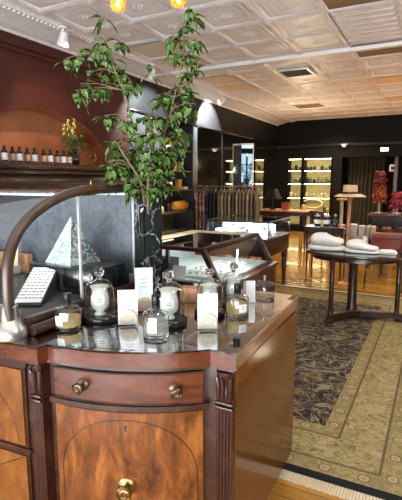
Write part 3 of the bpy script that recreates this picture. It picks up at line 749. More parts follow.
# ------------------------------------------------------------------ things on the glass
def perfume(label, x, y, liq, sc=1.0, rot=0, fill=.6):
    t = thing('perfume_bottle', label, 'perfume bottle', (x, y, GZ), rot)
    r = .049
    obj('glass_body', MB().lathe([(r - .004, 0), (r, .004), (r, .084), (r * .97, .091), (r * .86, .098), (r * .55, .104), (.017, .107), (.014, .118)], seg=36), 'dome_glass', t)
    obj('base_glass', MB().lathe([(r - .005, .001), (r - .002, .004), (r - .002, .014), (r - .006, .016), (0, .016)], seg=36), 'glass_base', t)
    h = .018 + .062 * fill
    obj('perfume', MB().lathe([(r - .005, .018), (r - .004, .020), (r - .004, h), (r - .005, h + .001)], seg=36), liq, t)
    obj('collar', MB().lathe([(.0145, .112), (.0155, .114), (.0155, .122), (.014, .124)], seg=20), 'black_plastic', t)
    obj('cap', MB().lathe([(.0150, .124), (.0158, .126), (.0158, .156), (.0145, .160), (0, .160)], seg=24), 'black_plastic', t)
    obj('paper_label', MB().grid(lambda u, v: ((r + .0008) * math.sin(-.36 + .72 * u), -(r + .0008) * math.cos(-.36 + .72 * u), .030 + .040 * v), 8, 1), 'white_card', t)
    m = MB()
    for k in range(3):
        a0, a1 = (-.20 + .04 * k, .20 - .04 * k)
        m.grid(lambda u, v: ((r + .0014) * math.sin(a0 + (a1 - a0) * u), -(r + .0014) * math.cos(a0 + (a1 - a0) * u), .060 - k * .008 + .002 * v), 6, 1)
    obj('lettering', m, 'ink', t)
    t.scale = (sc * 1.17 if sc < 1 else 1, sc * 1.17 if sc < 1 else 1, sc)
    return t
perfume('amber perfume bottle with black cap nearest the nickel collar', -1.256, 1.270, 'amber_liquid', .9, rot=.0)
perfume('clear perfume bottle with black cap at the front edge of the glass', -.899, 1.352, 'clear_liquid', rot=.25, fill=.75)
perfume('amber perfume bottle with black cap at the right, beside a bell jar', -.738, 1.742, 'amber_liquid', .88, rot=.9, fill=.72)

def bell_jar(label, x, y, clab, sc=1.0, rot=0, plinth=True):
    t = thing('bell_jar', label, 'bell jar', (x, y, GZ)); t.scale = (sc, sc, sc)
    if plinth: obj('base', MB().lathe([(.070, 0), (.073, .004), (.073, .020), (.069, .026), (.066, .026), (.064, .022), (0, .022)], seg=40), 'black_gloss', t)
    z0 = .0265
    obj('dome', MB().shell([(.0625, z0), (.0625, .115), (.060, .137), (.050, .157), (.034, .169), (.014, .175)], seg=40), 'dome_glass', t)
    obj('knob', MB().lathe([(.014, .175), (.010, .180), (.011, .186), (.019, .193), (.0225, .204), (.019, .216), (.010, .223), (0, .224)], seg=24), 'glass_base', t)
    u = thing('candle_vessel', clab, 'candle', (x, y, GZ + .023 * sc)); u.scale = (sc * .9, sc * .9, sc)
    obj('vessel', MB().lathe([(.026, 0), (.028, .004), (.018, .012), (.022, .020), (.038, .035), (.043, .055), (.041, .078), (.035, .098), (.037, .112), (.045, .122), (.043, .122), (.034, .110), (.031, .095), (0, .09)], seg=32), 'ceramic', u)
    for k in range(10):
        pass
    m = MB(); Rz = Matrix.Rotation(rot, 4, 'Z')
    m.grid(lambda a, b_: Rz @ Vector((.0440 * math.sin(-.6 + 1.2 * a), -.0440 * math.cos(-.6 + 1.2 * a), .052 + .034 * b_)), 8, 1)
    obj('paper_label', m, 'white_card', u)
    m = MB()
    for k in range(2):
        m.grid(lambda a, b_: Rz @ Vector((.0446 * math.sin(-.3 + .6 * a), -.0446 * math.cos(-.3 + .6 * a), .073 - .010 * k + .003 * b_)), 6, 1)
    obj('lettering', m, 'ink', u)
bell_jar('glass bell jar on a black base beside the showcase rail', -1.222, 1.420, 'cream urn candle inside the bell jar by the showcase rail', 1, .6)
bell_jar('glass bell jar on a black base right of the marble vase', -.938, 1.508, 'cream urn candle inside the bell jar right of the marble vase', 1, .5)
bell_jar('glass bell jar behind the right hand card, third from the showcase', -.850, 1.700, 'cream urn candle in the bell jar behind the right hand card', .92, .4)
bell_jar('rearmost glass bell jar, behind the amber bottle at the right', -.815, 1.880, 'cream urn candle inside the rearmost bell jar', .92, .4)
def card(label, slabel, x, y, rot, w, h, sm, r, round_=True):
    s = thing('card_stand', slabel, 'card stand', (x, y, GZ), rot)
    n = 22; P = []
    for i in range(n + 1):
        a = -.42 * PI / 2 + (PI + .84 * PI / 2) * i / n
        P.append((r * math.cos(a), max(r * math.sin(a) + r * .85, 0)))
    poly = [(x_, z_) for x_, z_ in P]
    M = Matrix.Rotation(PI / 2, 4, 'X')
    obj('front_disc', MB().prism(poly, .002, .014, M=M, bev=.002), sm, s); obj('rear_disc', MB().prism(poly, -.014, -.004, M=M, bev=0), sm, s)
    m = MB()
    for q in range(5):
        rr = r * (.25 + .14 * q); m.tube([(rr * math.cos(a) * .9, -.0142, r * .85 + rr * math.sin(a) * .8) for a in [2 * PI * k / 16 for k in range(17)]], .0007, 5)
    obj('carved_rings', m, 'stone' if sm == 'pale_stone' else 'tan_wood', s)
    c = thing('card', label, 'card', (x, y, GZ + .004), rot)
    obj('sheet', MB().box(-w / 2, w / 2, -.0008, .0012, 0, h, M=Matrix.Rotation(-.02, 4, 'X')), 'white_card', c)
    m = MB()
    for k, l in enumerate((.5, .3, .42)):
        m.box(-w * l / 2, w * l / 2, -.0012, -.0009, h * .74 - k * h * .09, h * .74 - k * h * .09 + .0022, M=Matrix.Rotation(-.02, 4, 'X'))
    obj('lettering', m, 'ink', c)
    return s
card('short white card in the front left stand between two bell jars', 'round pale stone card stand between the left bell jar and clear bottle', -1.073, 1.412, .62, .078, .142, 'pale_stone', .037)
card('tall white card leaning in front of the marble vase', 'round tan stone card stand under the tall card by the vase', -1.125, 1.600, .62, .078, .195, 'stone', .036)
card('white card in front of the bell jars at the right', 'round pale stone card stand right of the clear bottle', -.765, 1.512, .5, .078, .140, 'pale_stone', .038)
solo('small_card', MB().box(-.028, .028, -.001, .001, 0, .105, M=Matrix.Rotation(-.1, 4, 'X')).box(-.03, .03, -.012, .012, 0, .008), 'white_card', 'small white card standing behind the right hand amber bottle', 'card', (-.770, 1.965, GZ), rotz=.5)
t = thing('glass_canister', 'clear glass canister with knobbed lid at the right rear of the glass', 'canister', (-.735, 2.075, GZ)); t.scale = (1.05, 1.05, .92)
obj('body', MB().shell([(0, .002), (.046, .002), (.049, .006), (.049, .070), (.047, .076)], seg=36), 'dome_glass', t)
obj('base_glass', MB().lathe([(.046, 0), (.048, .004), (.048, .014), (0, .015)], seg=36), 'glass_base', t)
ld = obj('lid', MB().shell([(.051, .076), (.051, .081), (.044, .088), (.016, .096), (.006, .100)], seg=36), 'dome_glass', t)
obj('knob', MB().lathe([(.005, .100), (.004, .108), (.008, .114), (.008, .122), (0, .126)], seg=16), 'nickel', ld)
solo('wooden_box', MB().box(-.05, .05, -.035, .035, 0, .07, .004), 'tan_wood', 'small tan box on the glass behind the second bell jar', 'box', (-1.03, 1.86, GZ), rotz=.3)

# ------------------------------------------------------------------ marble vase with branches
VX, VY, VH, VW = -1.294, 1.885, .535, .052
mv = thing('marble_vase', 'tall square black marble vase with white veins, holding leafy branches', 'vase', (VX, VY, GZ), -.454)
m = MB()
for a in ((-VW, VW, -VW, -VW + .012), (-VW, VW, VW - .012, VW), (-VW, -VW + .012, -VW, VW), (VW - .012, VW, -VW, VW)):
    m.box(*a, 0, VH, .003)
m.box(-VW + .005, VW - .005, -VW + .005, VW - .005, 0, .36)
obj('body', m, 'black_marble', mv)
def branch(name, label, path, clusters, t0, r0=.008, lsz=.072, mat='leaf'):
    o = thing(name, label, 'branch', (VX, VY, GZ + .40), group=None)
    P = [Vector((VX + random.uniform(-.02, .02), VY + random.uniform(-.02, .02), GZ + .37))] + [on_t(x, y, t0 + dt) for x, y, dt in path]
    Q = []
    for i in range(len(P) - 1):
        a = [P[max(0, i - 1)], P[i], P[i + 1], P[min(len(P) - 1, i + 2)]]
        for k in range(6):
            w = k / 6
            Q.append(.5 * ((2 * a[1]) + (a[2] - a[0]) * w + (2 * a[0] - 5 * a[1] + 4 * a[2] - a[3]) * w * w + (3 * a[1] - a[0] - 3 * a[2] + a[3]) * w ** 3))
    Q.append(P[-1]); n = len(Q)
    sm = MB().tube(Q, [r0 * (1 - .8 * i / n) for i in range(n)], 7); lm = MB()
    for (x, y, rad, cnt) in clusters:
        c = on_t(x, y, t0 + random.uniform(-.10, .10))
        b0 = min(Q, key=lambda q: (q - c).length + max(0, q.z - c.z) * 1.2)
        tip = c + Vector((0, 0, .012)); mid = b0.lerp(tip, .5) + Vector((random.uniform(-.01, .01), random.uniform(-.01, .01), .015))
        sm.tube([b0, mid, tip], [.0025, .002, .0012], 5)
        rr = rad * t0 / F
        for k in range(int(cnt * 1.0)):
            w = random.uniform(.35, 1)
            bp_ = (b0.lerp(mid, w * 2) if w < .5 else mid.lerp(tip, w * 2 - 1))
            if (bp_ - c).length > rr * 1.6: bp_ = c + (bp_ - c).normalized() * rr
            out = Vector((random.gauss(0, 1), random.gauss(0, 1), random.gauss(-.25, .55))).normalized()
            e = c + out * rr * random.uniform(.2, .8)
            st = bp_.lerp(e, .5); sm.tube([bp_, st], .0008, 4)
            leaf(lm, st, out + Vector((0, 0, -.5)), lsz * random.uniform(.7, 1.25), lsz * random.uniform(.42, .62), droop=random.uniform(.1, .5))
    obj('stem', sm, 'bark', o, True); obj('foliage', lm, mat, o, True, fixn=False, sharp=3)
    return o
branch('leafy_branch', 'long leafy branch leaning left across the brown wall to the tin ceiling', [(143, 185, 0), (137, 150, 0), (128, 105, 0), (118, 78, -.02), (109, 55, -.03), (104, 25, -.05)],
       [(103, 20, 5, 5), (100, 43, 8, 7), (107, 50, 7, 6), (88, 50, 7, 6), (75, 57, 8, 7), (65, 61, 6, 5), (94, 73, 8, 7), (80, 86, 6, 5), (75, 93, 5, 4), (119, 43, 7, 6), (114, 62, 8, 7), (121, 72, 6, 5), (93, 92, 7, 6), (100, 88, 6, 5), (104, 118, 6, 5), (115, 122, 8, 7), (128, 122, 6, 5), (132, 84, 6, 5), (126, 80, 5, 4)], 2.24)
branch('leafy_branch', 'tallest leafy branch rising right of the marble vase past the cornice', [(152, 185, 0), (160, 150, 0), (170, 115, 0), (178, 80, 0), (184, 45, .02), (188, 8, .02)],
       [(189, 8, 5, 5), (196, 20, 6, 6), (187, 28, 8, 7), (196, 40, 7, 6), (179, 40, 7, 6), (170, 35, 5, 4), (185, 54, 9, 8), (195, 60, 7, 6), (174, 56, 6, 5), (190, 74, 8, 7), (199, 72, 5, 4), (182, 88, 9, 8), (171, 90, 7, 6), (156, 98, 6, 5), (164, 96, 6, 5), (190, 96, 6, 5), (176, 108, 8, 7), (195, 106, 5, 4), (166, 120, 8, 7), (148, 76, 5, 4)], 2.30)
branch('leafy_branch', 'bushy leafy branch spreading low to the left above the showcase', [(142, 186, -.02), (134, 170, -.05), (124, 155, -.06), (116, 142, -.06)],
       [(120, 140, 8, 7), (112, 146, 7, 6), (135, 150, 8, 8), (120, 157, 8, 7), (110, 168, 6, 6), (125, 170, 9, 8), (138, 170, 9, 8), (130, 183, 9, 9), (118, 186, 6, 5), (107, 164, 4, 3), (142, 184, 7, 8), (126, 163, 8, 7)], 2.16)
branch('leafy_branch', 'bushy leafy branch in the middle hiding the mouth of the marble vase', [(148, 184, -.04), (150, 168, -.05), (152, 145, -.05), (148, 118, -.03)],
       [(140, 135, 7, 6), (155, 135, 9, 8), (150, 118, 7, 6), (142, 120, 5, 4), (158, 118, 6, 5), (150, 150, 9, 9), (141, 160, 8, 8), (155, 168, 9, 9), (148, 178, 8, 9), (160, 184, 8, 8), (152, 188, 6, 6), (139, 188, 6, 6), (160, 155, 8, 8)], 2.16)
branch('leafy_branch', 'shorter leafy branch leaning right toward the lit wall shelves', [(154, 184, -.02), (162, 165, -.02), (172, 150, 0), (182, 136, 0)],
       [(170, 135, 9, 8), (180, 146, 8, 7), (165, 150, 9, 9), (184, 136, 6, 5), (174, 160, 8, 7), (167, 172, 8, 8), (160, 177, 7, 7), (178, 128, 6, 5), (168, 184, 5, 5)], 2.20)

# ------------------------------------------------------------------ floor showcases in the middle of the shop
def turned_leg(m, x, y, z0, z1, r=.03):
    h = z1 - z0
    m.lathe([(r * .55, z0), (r * .75, z0 + .02), (r * .5, z0 + .05), (r * .7, z0 + h * .4), (r * .95, z0 + h * .72), (r * .6, z0 + h * .78), (r * 1.05, z0 + h * .82), (r * 1.05, z1)], (x, y, 0), 16)
    return m
t = thing('showcase', 'dark wood jewellery showcase with sloping glass side, nearest the sideboard', 'showcase', (-1.9, 3.6, 0))
x0, x1, y0, y1, zt, zb, xo = -2.30, -1.58, 3.04, 4.22, 1.0, .735, -1.43
obj('base', MB().box(x0, xo + .04, y0 - .01, y1 + .04, .44, .715, .008).box(x0 - .01, xo + .06, y0 - .02, y1 + .06, .705, .735, .006), 'case_wood', t, True)
for lx in (x0 + .06, xo - .02):
    for ly in (y0 + .06, y1 - .03): obj('leg', turned_leg(MB(), lx, ly, .012, .44, .04), 'case_wood', t, True)
R_ = .016
def bar(m, a, b_, r=R_):
    a, b_ = Vector(a), Vector(b_); d = b_ - a; q = d.to_track_quat('Z', 'Y').to_matrix().to_4x4()
    return m.box(-r, r, -r, r, 0, d.length, .003, M=Matrix.Translation(a) @ q)
m = MB()
bar(m, (x0, y0, zt), (x1, y0, zt)); bar(m, (x1, y0, zt), (x1, y1, zt), .02); bar(m, (x0, y1, zt), (x1, y1, zt))
bar(m, (x1, y0, zt), (xo, y0, zb), .02); bar(m, (x1, y1, zt), (xo, y1, zb), .02); bar(m, (xo, y0, zb), (xo, y1, zb), .018); bar(m, (-1.90, y0, zb), (-1.90, y0, zt), .014); bar(m, (x0, y0, zb), (x0, y0, zt)); bar(m, (x0, y1, zb), (x0, y1, zt))
obj('frame', m, 'case_wood', t, True)
obj('top_border', MB().box(x0 - .02, x0 + .10, y0 - .02, y1 + .02, zt - .012, zt + .012, .004).box(x0 + .10, x1 - .02, y1 - .06, y1 + .016, zt - .01, zt + .014, .004), 'cream', t, True)
obj('top_glass', MB().box(x0 + .10, x1 - .02, y0 + .016, y1 - .06, zt - .004, zt + .004), 'tinted_glass', t, True)
obj('side_glass', MB().face([(x1, y0, zt), (x1, y1, zt), (xo, y1, zb), (xo, y0, zb)]), 'glass', t, True)
obj('end_glass', MB().face([(x0, y0, zb), (xo, y0, zb), (x1, y0, zt), (x0, y0, zt)]), 'glass', t, True)
obj('lining', MB().box(x0 + .02, xo - .02, y0 + .02, y1 - .02, zb, zb + .012).box(x0 + .01, x0 + .02, y0 + .02, y1 - .02, zb, zt - .02), 'tray', t, True)
obj('light_strip', MB().tube([(x1 - .03, y0 + .05, zt - .03), (x1 - .03, y1 - .05, zt - .03)], .006, 8), 'strip_cool', t, True)
places = ['at the near end', 'second from the near end', 'in the middle', 'second from the far end', 'at the far end']
for k in range(5):
    c = thing('jewellery_tray', 'pale jewellery tray inside the sloping showcase, %s' % places[k], 'tray', (-1.72, y0 + .18 + k * .205, zb + .012), 0, 'trays in the sloping showcase')
    obj('tray', MB().box(-.16, .16, -.085, .085, 0, .02, .004), 'white_card' if k % 2 else 'tray', c)
    m = MB()
    for q in range(6): m.lathe([(.010, .02), (.012, .024), (.008, .032), (0, .034)], (-.12 + .05 * q, random.uniform(-.05, .05), 0), 10)
    obj('jewel', m, 'chrome' if k % 2 else 'silver_frame', c)
solo('dark_case', MB().box(-.1, .1, -.08, .08, 0, .12, .01), 'navy', 'dark blue box inside the near end of the sloping showcase', 'box', (-2.09, 3.30, zb + .012))
solo('propped_card', MB().box(-.06, .06, -.004, .004, 0, .10, M=Matrix.Rotation(-.2, 4, 'X')).box(-.06, .06, -.02, .02, 0, .006), 'white_card', 'white card propped inside the near end of the sloping showcase', 'card', (-1.84, 3.11, zb + .012))

t = thing('showcase', 'square table showcase with glass top on turned legs, behind the sloping showcase', 'showcase', (-2.35, 6.0, 0))
x0, x1, y0, y1, zt, zb = -2.80, -1.92, 5.52, 6.45, 1.0, .78
obj('base', MB().box(x0, x1, y0, y1, .54, .745, .008).box(x0 - .015, x1 + .015, y0 - .015, y1 + .015, .74, zb, .006), 'case_wood', t, True)
for lx in (x0 + .05, x1 - .05):
    for ly in (y0 + .05, y1 - .05): obj('leg', turned_leg(MB(), lx, ly, .012 if ly < 6 and lx > -2.28 else 0, .54, .042), 'case_wood', t, True)
m = MB(); cor_ = [(x0, y0), (x1, y0), (x1, y1), (x0, y1)]
for i in range(4):
    a, b_ = cor_[i], cor_[(i + 1) % 4]; bar(m, (*a, zt), (*b_, zt), .011); bar(m, (*a, zb), (*a, zt), .009)
obj('frame', m, 'dark_wood', t, True)
obj('top_glass', MB().box(x0, x1, y0, y1, zt - .002, zt + .006), 'tinted_glass', t, True)
for i in range(4):
    a, b_ = cor_[i], cor_[(i + 1) % 4]; obj('side_glass', MB().face([(*a, zb), (*b_, zb), (*b_, zt), (*a, zt)]), 'glass', t, True)
obj('lining', MB().box(x0 + .03, x1 - .03, y0 + .03, y1 - .03, zb, zb + .01), 'tray', t, True)
obj('back_board', MB().box(x0 + .04, x1 - .04, y0 + .42, y0 + .43, zb + .01, zt - .05, .002), 'pale_blue', t, True)  # pale blue board added for the bluish reflection in the glass
obj('light_strip', MB().box(x0 + .05, x1 - .05, y0 + .012, y0 + .024, zt - .010, zt - .004), 'strip_cool', t, True)
for k in range(5):
    c = thing('jewellery_stand', 'white jewellery stand in the square table showcase, %s from the left' % ['first', 'second', 'third', 'fourth', 'fifth'][k], 'jewellery stand', (x0 + .12 + k * .16, y0 + .20 + .05 * (k % 2), zb + .01), 0, 'stands in the square showcase')
    obj('block', MB().box(-.07, .07, -.05, .05, 0, .09 + .04 * (k % 2), .006), ('pale_blue', 'white_card', 'navy', 'pale_blue', 'white_card')[k], c)
    obj('jewel', MB().lathe([(.02, 0), (.025, .012), (.012, .03), (0, .034)], (0, 0, .09 + .04 * (k % 2)), 12), 'chrome', c)

# ------------------------------------------------------------------ rug
rg = thing('rug', 'large oriental rug with dark field, tan borders and black edge', 'rug', (RUG[0], RUG[1], 0))
obj('pile', MB().box(-RUG[2] / 2, RUG[2] / 2, -RUG[3] / 2, RUG[3] / 2, .001, .012, .004), 'rug_wool', rg)
for s in (-1, 1):
    m = MB(); x = -RUG[2] / 2
    while x < RUG[2] / 2:
        m.box(x, x + .012, s * RUG[3] / 2 - (.075 if s < 0 else 0) + random.uniform(-.006, .006) * 1, s * RUG[3] / 2 + (.075 if s > 0 else 0), .001, .006); x += .015
    obj('fringe', m, 'cream', rg)

# ------------------------------------------------------------------ round table
TX, TY = -.79, 5.17
t = thing('round_table', 'round dark table on three posts and a curved platform, standing on the rug', 'table', (TX, TY, .012))
obj('tabletop', MB().lathe([(.46, .700), (.505, .706), (.525, .715), (.53, .724), (.53, .738), (.522, .746), (0, .748)], seg=56, sy=.66), 'polished_top', t)
obj('apron', MB().lathe([(.44, .655), (.45, .66), (.45, .70), (0, .70)], seg=48, sy=.66), 'dark_wood', t)
ang0 = math.atan2(4.90 - TY, -.95 - TX)
LR = .40
feet = [(l_ * math.cos(math.radians(a)), l_ * math.sin(math.radians(a))) for a, l_ in ((-118, .38), (6, .50), (99, .42))]
poly = []
for i in range(3):
    a = Vector(feet[i]); b_ = Vector(feet[(i + 1) % 3])
    for k in range(12):
        w = k / 12; p = a.lerp(b_, w); pull = 4 * w * (1 - w) * .55; edge = p * (1 - pull)
        poly.append(tuple(edge * (1.12 if k == 0 else 1.0)))
obj('platform', MB().prism(poly, .022, .085, bev=.008), 'dark_wood', t)
for k, (fx, fy) in enumerate(feet):
    r = .034 if k == 2 else .026
    obj('post', MB().lathe([(r * 1.1, .075), (r * 1.1, .095), (r * .9, .11), (r, .14), (r, .56), (r * .85, .60), (r * 1.2, .625), (r * 1.2, .70)], (fx * .94, fy * (.94 if k != 2 else .75), 0), 20), 'dark_wood', t)
    obj('foot', MB().lathe([(.05, 0), (.056, .01), (.056, .024), (.04, .034)], (fx, fy, 0), 20), 'dark_wood', t)
obj('column', MB().lathe([(.07, .075), (.06, .10), (.052, .13), (.050, .55), (.056, .60), (.065, .63)], seg=20), 'dark_wood', t)
TZ = .760
def folded(label, x, y, w, d, h, rot, tilt, seed):
    rnd = random.Random(seed); t = thing('folded_cloth', label, 'cloth', (x, y, TZ), rot, None)
    n = 2
    for k in range(n):
        m = MB(); z0 = h * (.34 if k else 0); z1 = h * (1 if k else .33); ww = w * (1 - .10 * k); ph = rnd.uniform(0, 6)
        def top(u, v, z0=z0, z1=z1, ww=ww, ph=ph, k=k):
            a = u * 2 * PI; ca, sa = math.cos(a), math.sin(a); e = .55
            xx = math.copysign(abs(ca) ** e, ca) * ww / 2; yy = math.copysign(abs(sa) ** e, sa) * d / 2
            b_ = v * PI - PI / 2; cb = abs(math.cos(b_)) ** (.35 if k < n - 1 else .62); sb_ = math.copysign(abs(math.sin(b_)) ** (.6 if k < n - 1 else .85), math.sin(b_))
            zz = (z0 + z1) / 2 + sb_ * (z1 - z0) / 2
            zz *= 1 + tilt * xx / (ww / 2)
            return (xx * cb, yy * cb, zz + h * .09 * math.sin(9 * xx / w + ph) * (v if k == n - 1 else 0) * math.cos(6 * yy / d + xx * 8))
        m.grid(top, 32, 10); bmesh.ops.remove_doubles(m.bm, verts=m.bm.verts, dist=1e-4)
        obj('fold', m, 'linen', t, sharp=2)
    return t
folded('tall heap of folded white cloth on the left of the round table', -1.09, 5.15, .41, .27, .165, .10, -.10, 1)
folded('lower folded white cloth in the middle of the round table', -.70, 5.12, .37, .23, .105, .05, -.28, 2)
folded('thin flat white cloth at the right edge of the round table', -.45, 5.18, .20, .24, .032, .05, 0, 3)

# ------------------------------------------------------------------ clothes rail and garments (left, past the shelf recess)
RXX, RYY = -3.80, 8.36
t = thing('clothes_rail', 'chrome clothes rail standing out from the left wall beside the lit recess', 'clothes rail', (RXX, RYY, 1.43))
obj('rail', MB().tube([(LX - .005, RYY, 1.43), (-3.08, RYY, 1.43)], .013, 10), 'chrome', t, True)
obj('end_stop', MB().lathe([(.02, -.012), (.022, 0), (.02, .012)], seg=14, M=Matrix.Translation((-3.07, RYY, 1.43)) @ Matrix.Rotation(PI / 2, 4, 'Y')), 'chrome', t, True)
plain('garment_black', (.012, .012, .018), .8, var=.3); plain('garment_olive', (.16, .135, .068), .8, var=.25); plain('garment_stone', (.30, .265, .18), .8, var=.2); plain('garment_tan', (.20, .13, .068), .8, var=.25); plain('garment_grey', (.08, .072, .058), .8, var=.25)
plain('hanger_wood', (.14, .05, .025), .4, var=.2)
def garment(mat, y, ln, label, seed):
    rnd = random.Random(seed)
    g = thing('garment', label, 'garment', (y, RYY, 1.43), PI / 2 + .16 + rnd.uniform(-.03, .03), 'garments on the clothes rail')
    obj('hanger', MB().tube([(0, 0, -.012), (.012, 0, .014), (0, 0, .026), (-.013, 0, .014)], .003, 6).tube([(-.20, 0, -.145), (-.02, 0, -.045), (0, 0, -.012), (.02, 0, -.045), (.20, 0, -.145)], .008, 8), 'hanger_wood', g)
    ph = rnd.uniform(0, 6); fl = rnd.uniform(.0, .05)
    def body(u, v):
        a = u * 2 * PI; wx = (.19 + fl * v) if v > .12 else .05 + (.14) * (v / .12) ** .8; wy = .016 + .016 * v
        return (wx * math.cos(a) * (1 + .04 * math.sin(5 * a + ph)), wy * math.sin(a) + .010 * math.sin(6 * a + ph) * v, -.05 - .11 * min(v / .12, 1) - ln * max(0, v - .05))
    m = MB().grid(body, 40, 14); bmesh.ops.remove_doubles(m.bm, verts=m.bm.verts, dist=1e-5); obj('cloth', m, mat, g, sharp=2)
    for s in (-1, 1):
        obj('sleeve', MB().tube([(s * .175, 0, -.165), (s * .205, -.008, -.28), (s * .21, -.012, -.28 - ln * .40)], [.026, .028, .024], 10), mat, g, sharp=2)
cols = ['floral_cream', 'floral_pink', 'floral_pink', 'garment_black', 'garment_black', 'garment_black', 'garment_olive', 'garment_stone', 'garment_olive', 'garment_stone', 'garment_grey', 'garment_stone', 'garment_tan', 'garment_olive', 'garment_stone', 'garment_tan', 'garment_grey', 'garment_tan', 'garment_olive', 'garment_stone', 'garment_tan', 'garment_grey']
words = {'floral_cream': 'cream floral', 'floral_pink': 'pink floral', 'garment_black': 'black', 'garment_olive': 'olive', 'garment_stone': 'stone coloured', 'garment_tan': 'tan', 'garment_grey': 'grey brown'}
ordn = ['first', 'second', 'third', 'fourth', 'fifth', 'sixth', 'seventh', 'eighth', 'ninth', 'tenth', 'eleventh', 'twelfth', 'thirteenth', 'fourteenth', 'fifteenth', 'sixteenth', 'seventeenth', 'eighteenth', 'nineteenth', 'twentieth', 'twenty first', 'twenty second']
cols = cols[:17]
for k, c in enumerate(cols):
    garment(c, -4.42 + k * .077 + (.03 if k > 5 else 0), .95 if k < 6 else .80, '%s garment hanging on the rail, %s from the wall end' % (words[c], ordn[k]), 100 + k)

# ------------------------------------------------------------------ recessed shelf unit on the left wall
su = thing('shelf_unit', 'tall dark recessed shelf unit with lit shelves on the left wall', 'shelves', (LX - .25, 7.7, 0))
SZ = (.56, .94, 1.376, 1.745, 2.15)
obj('back', MB().box(LX - .50, LX - .485, 7.10, 8.30, 0, 2.68), 'bronze_wall', su, True)
obj('plinth', MB().box(LX - .485, LX - .02, 7.10, 8.30, 0, .16), 'black_paint', su, True)
for z in SZ:
    sh = obj('shelf', MB().box(LX - .485, LX - .02, 7.101, 8.299, z - .03, z, .003), 'bronze_wall', su, True)
    st = obj('light_strip', MB().box(LX - .47, LX - .45, 7.15, 8.25, z - .040, z - .031), 'strip_soft', sh); st.location = -su.location
def jar(name, label, cat, loc, mat, r, h, lid=None, group=None):
    t = thing(name, label, cat, loc, 0, group)
    obj('body', MB().lathe([(r * .9, 0), (r, h * .06), (r, h * .78), (r * .8, h * .86), (r * .55, h * .9), (r * .55, h * .92)], seg=18), mat, t)
    obj('lid', MB().lathe([(r * .62, h * .92), (r * .62, h), (r * .3, h * 1.02), (0, h * 1.02)], seg=14), lid or mat, t); return t
bx = LX - .14
t = thing('pouch', 'orange rounded pouch lying on the lowest lit shelf of the left recess', 'pouch', (bx, 8.0, .94))
obj('body', MB().slab(lambda u, v: ((v - .5) * .18, (u - .5) * .56, .11 + .1 * math.sin(PI * u) ** .4 * math.sin(PI * (v)) ** .5), 16, 10, .02), 'amber', t)
bpy.data.objects.remove(t.children[0])
obj('body', MB().lathe([(0, -.27), (.06, -.265), (.095, -.22), (.105, 0), (.10, .18), (.07, .25), (.02, .28), (0, .28)], (0, 0, 0), 20, M=Matrix.Translation((0, 0, .10)) @ Matrix.Rotation(-PI / 2, 4, 'X')), 'amber', t)
obj('clasp', MB().box(-.01, .01, .27, .32, .09, .11, .004), 'gold', t)
shelf_items = [('jar', 'brown jar left of the orange pouch in the left recess', 'jar', 7.55, .94, 'case_wood', .05, .16), ('jar', 'short white jar at the left on the fourth lit shelf of the recess', 'jar', 7.30, .94, 'cream', .05, .12),
    ('box', 'amber carton on the shelf above the orange pouch', 'box', 7.95, 1.376, 'amber', .05, .20), ('jar', 'first small cream candle beside the amber carton', 'candle', 7.52, 1.376, 'cream', .03, .16), ('jar', 'second small cream candle, next to the amber carton', 'candle', 7.66, 1.376, 'cream', .03, .16),
    ('box', 'flat white box lying right of the amber carton', 'box', 8.12, 1.376, 'white_card', .08, .05),
    ('box', 'white carton on the third shelf of the left recess, farther one', 'box', 8.02, 1.745, 'cream', .045, .17), ('box', 'yellow carton on the third shelf of the left recess, nearer one', 'box', 7.78, 1.745, 'amber', .04, .14), ('jar', 'cream jar on the third shelf of the left recess', 'jar', 7.45, 1.745, 'cream', .05, .13),
    ('box', 'white carton on the top shelf of the left recess', 'box', 7.95, 2.15, 'white_card', .05, .16), ('jar', 'yellow round jar on the top shelf of the left recess', 'jar', 7.75, 2.15, 'amber', .09, .24), ('box', 'flat white box on the top shelf of the left recess', 'box', 7.45, 2.15, 'white_card', .12, .06)]
for nm, lb, ct, y, z, mt, r, h in shelf_items:
    if nm == 'jar': jar('candle' if ct == 'candle' else 'jar', lb, ct, (bx, y, z), mt, r, h)
    else:
        t = thing('carton', lb, ct, (bx, y, z)); obj('body', MB().box(-r, r, -r, r, 0, h * .8, .003), mt, t); obj('lid', MB().box(-r - .002, r + .002, -r - .002, r + .002, h * .8, h, .003), mt, t)
solo('light_switch', MB().box(0, .012, -.035, .035, -.06, .06, .003).box(.012, .018, -.012, .012, -.025, .025, .002), 'white_paint', 'white light switch on the dark pier beside the lit recess', 'switch', (LX + .002, 8.40, 1.22))

# mirrored wall and the tall framed mirror
struct('wall_left_mirror', MB().box(LX - .04, LX - .02, 8.50, BY, 0, 2.66), 'smoked_mirror')
m = MB()
for y in (9.77, 11.9): m.box(LX - .02, LX - .005, y - .02, y + .02, 0, 2.66)
struct('trim_8', m, 'black_paint')
mp = on_y(246, 190, 11.0)
tm = thing('tall_mirror', 'tall narrow white framed mirror standing by the clothes rail, reflecting daylight', 'mirror', (mp.x, 11.0, 0), math.atan2(mp.x - (-1.2), 10.9 + 2.0) * -1 * .5 + math.radians(10))
tm.rotation_euler = (0, 0, math.radians(20.5))
obj('glass', MB().box(-.16, .16, -.006, .006, .12, 2.46), 'mirror', tm)
obj('frame', MB().box(-.185, -.16, -.02, .02, .06, 2.50, .006).box(.16, .185, -.02, .02, .06, 2.50, .006).box(-.16, .16, -.02, .02, 2.46, 2.50, .006).box(-.16, .16, -.02, .02, .06, .12, .006), 'white_paint', tm)
obj('foot', MB().box(-.28, .28, -.18, .18, 0, .06, .01), 'black_paint', tm)

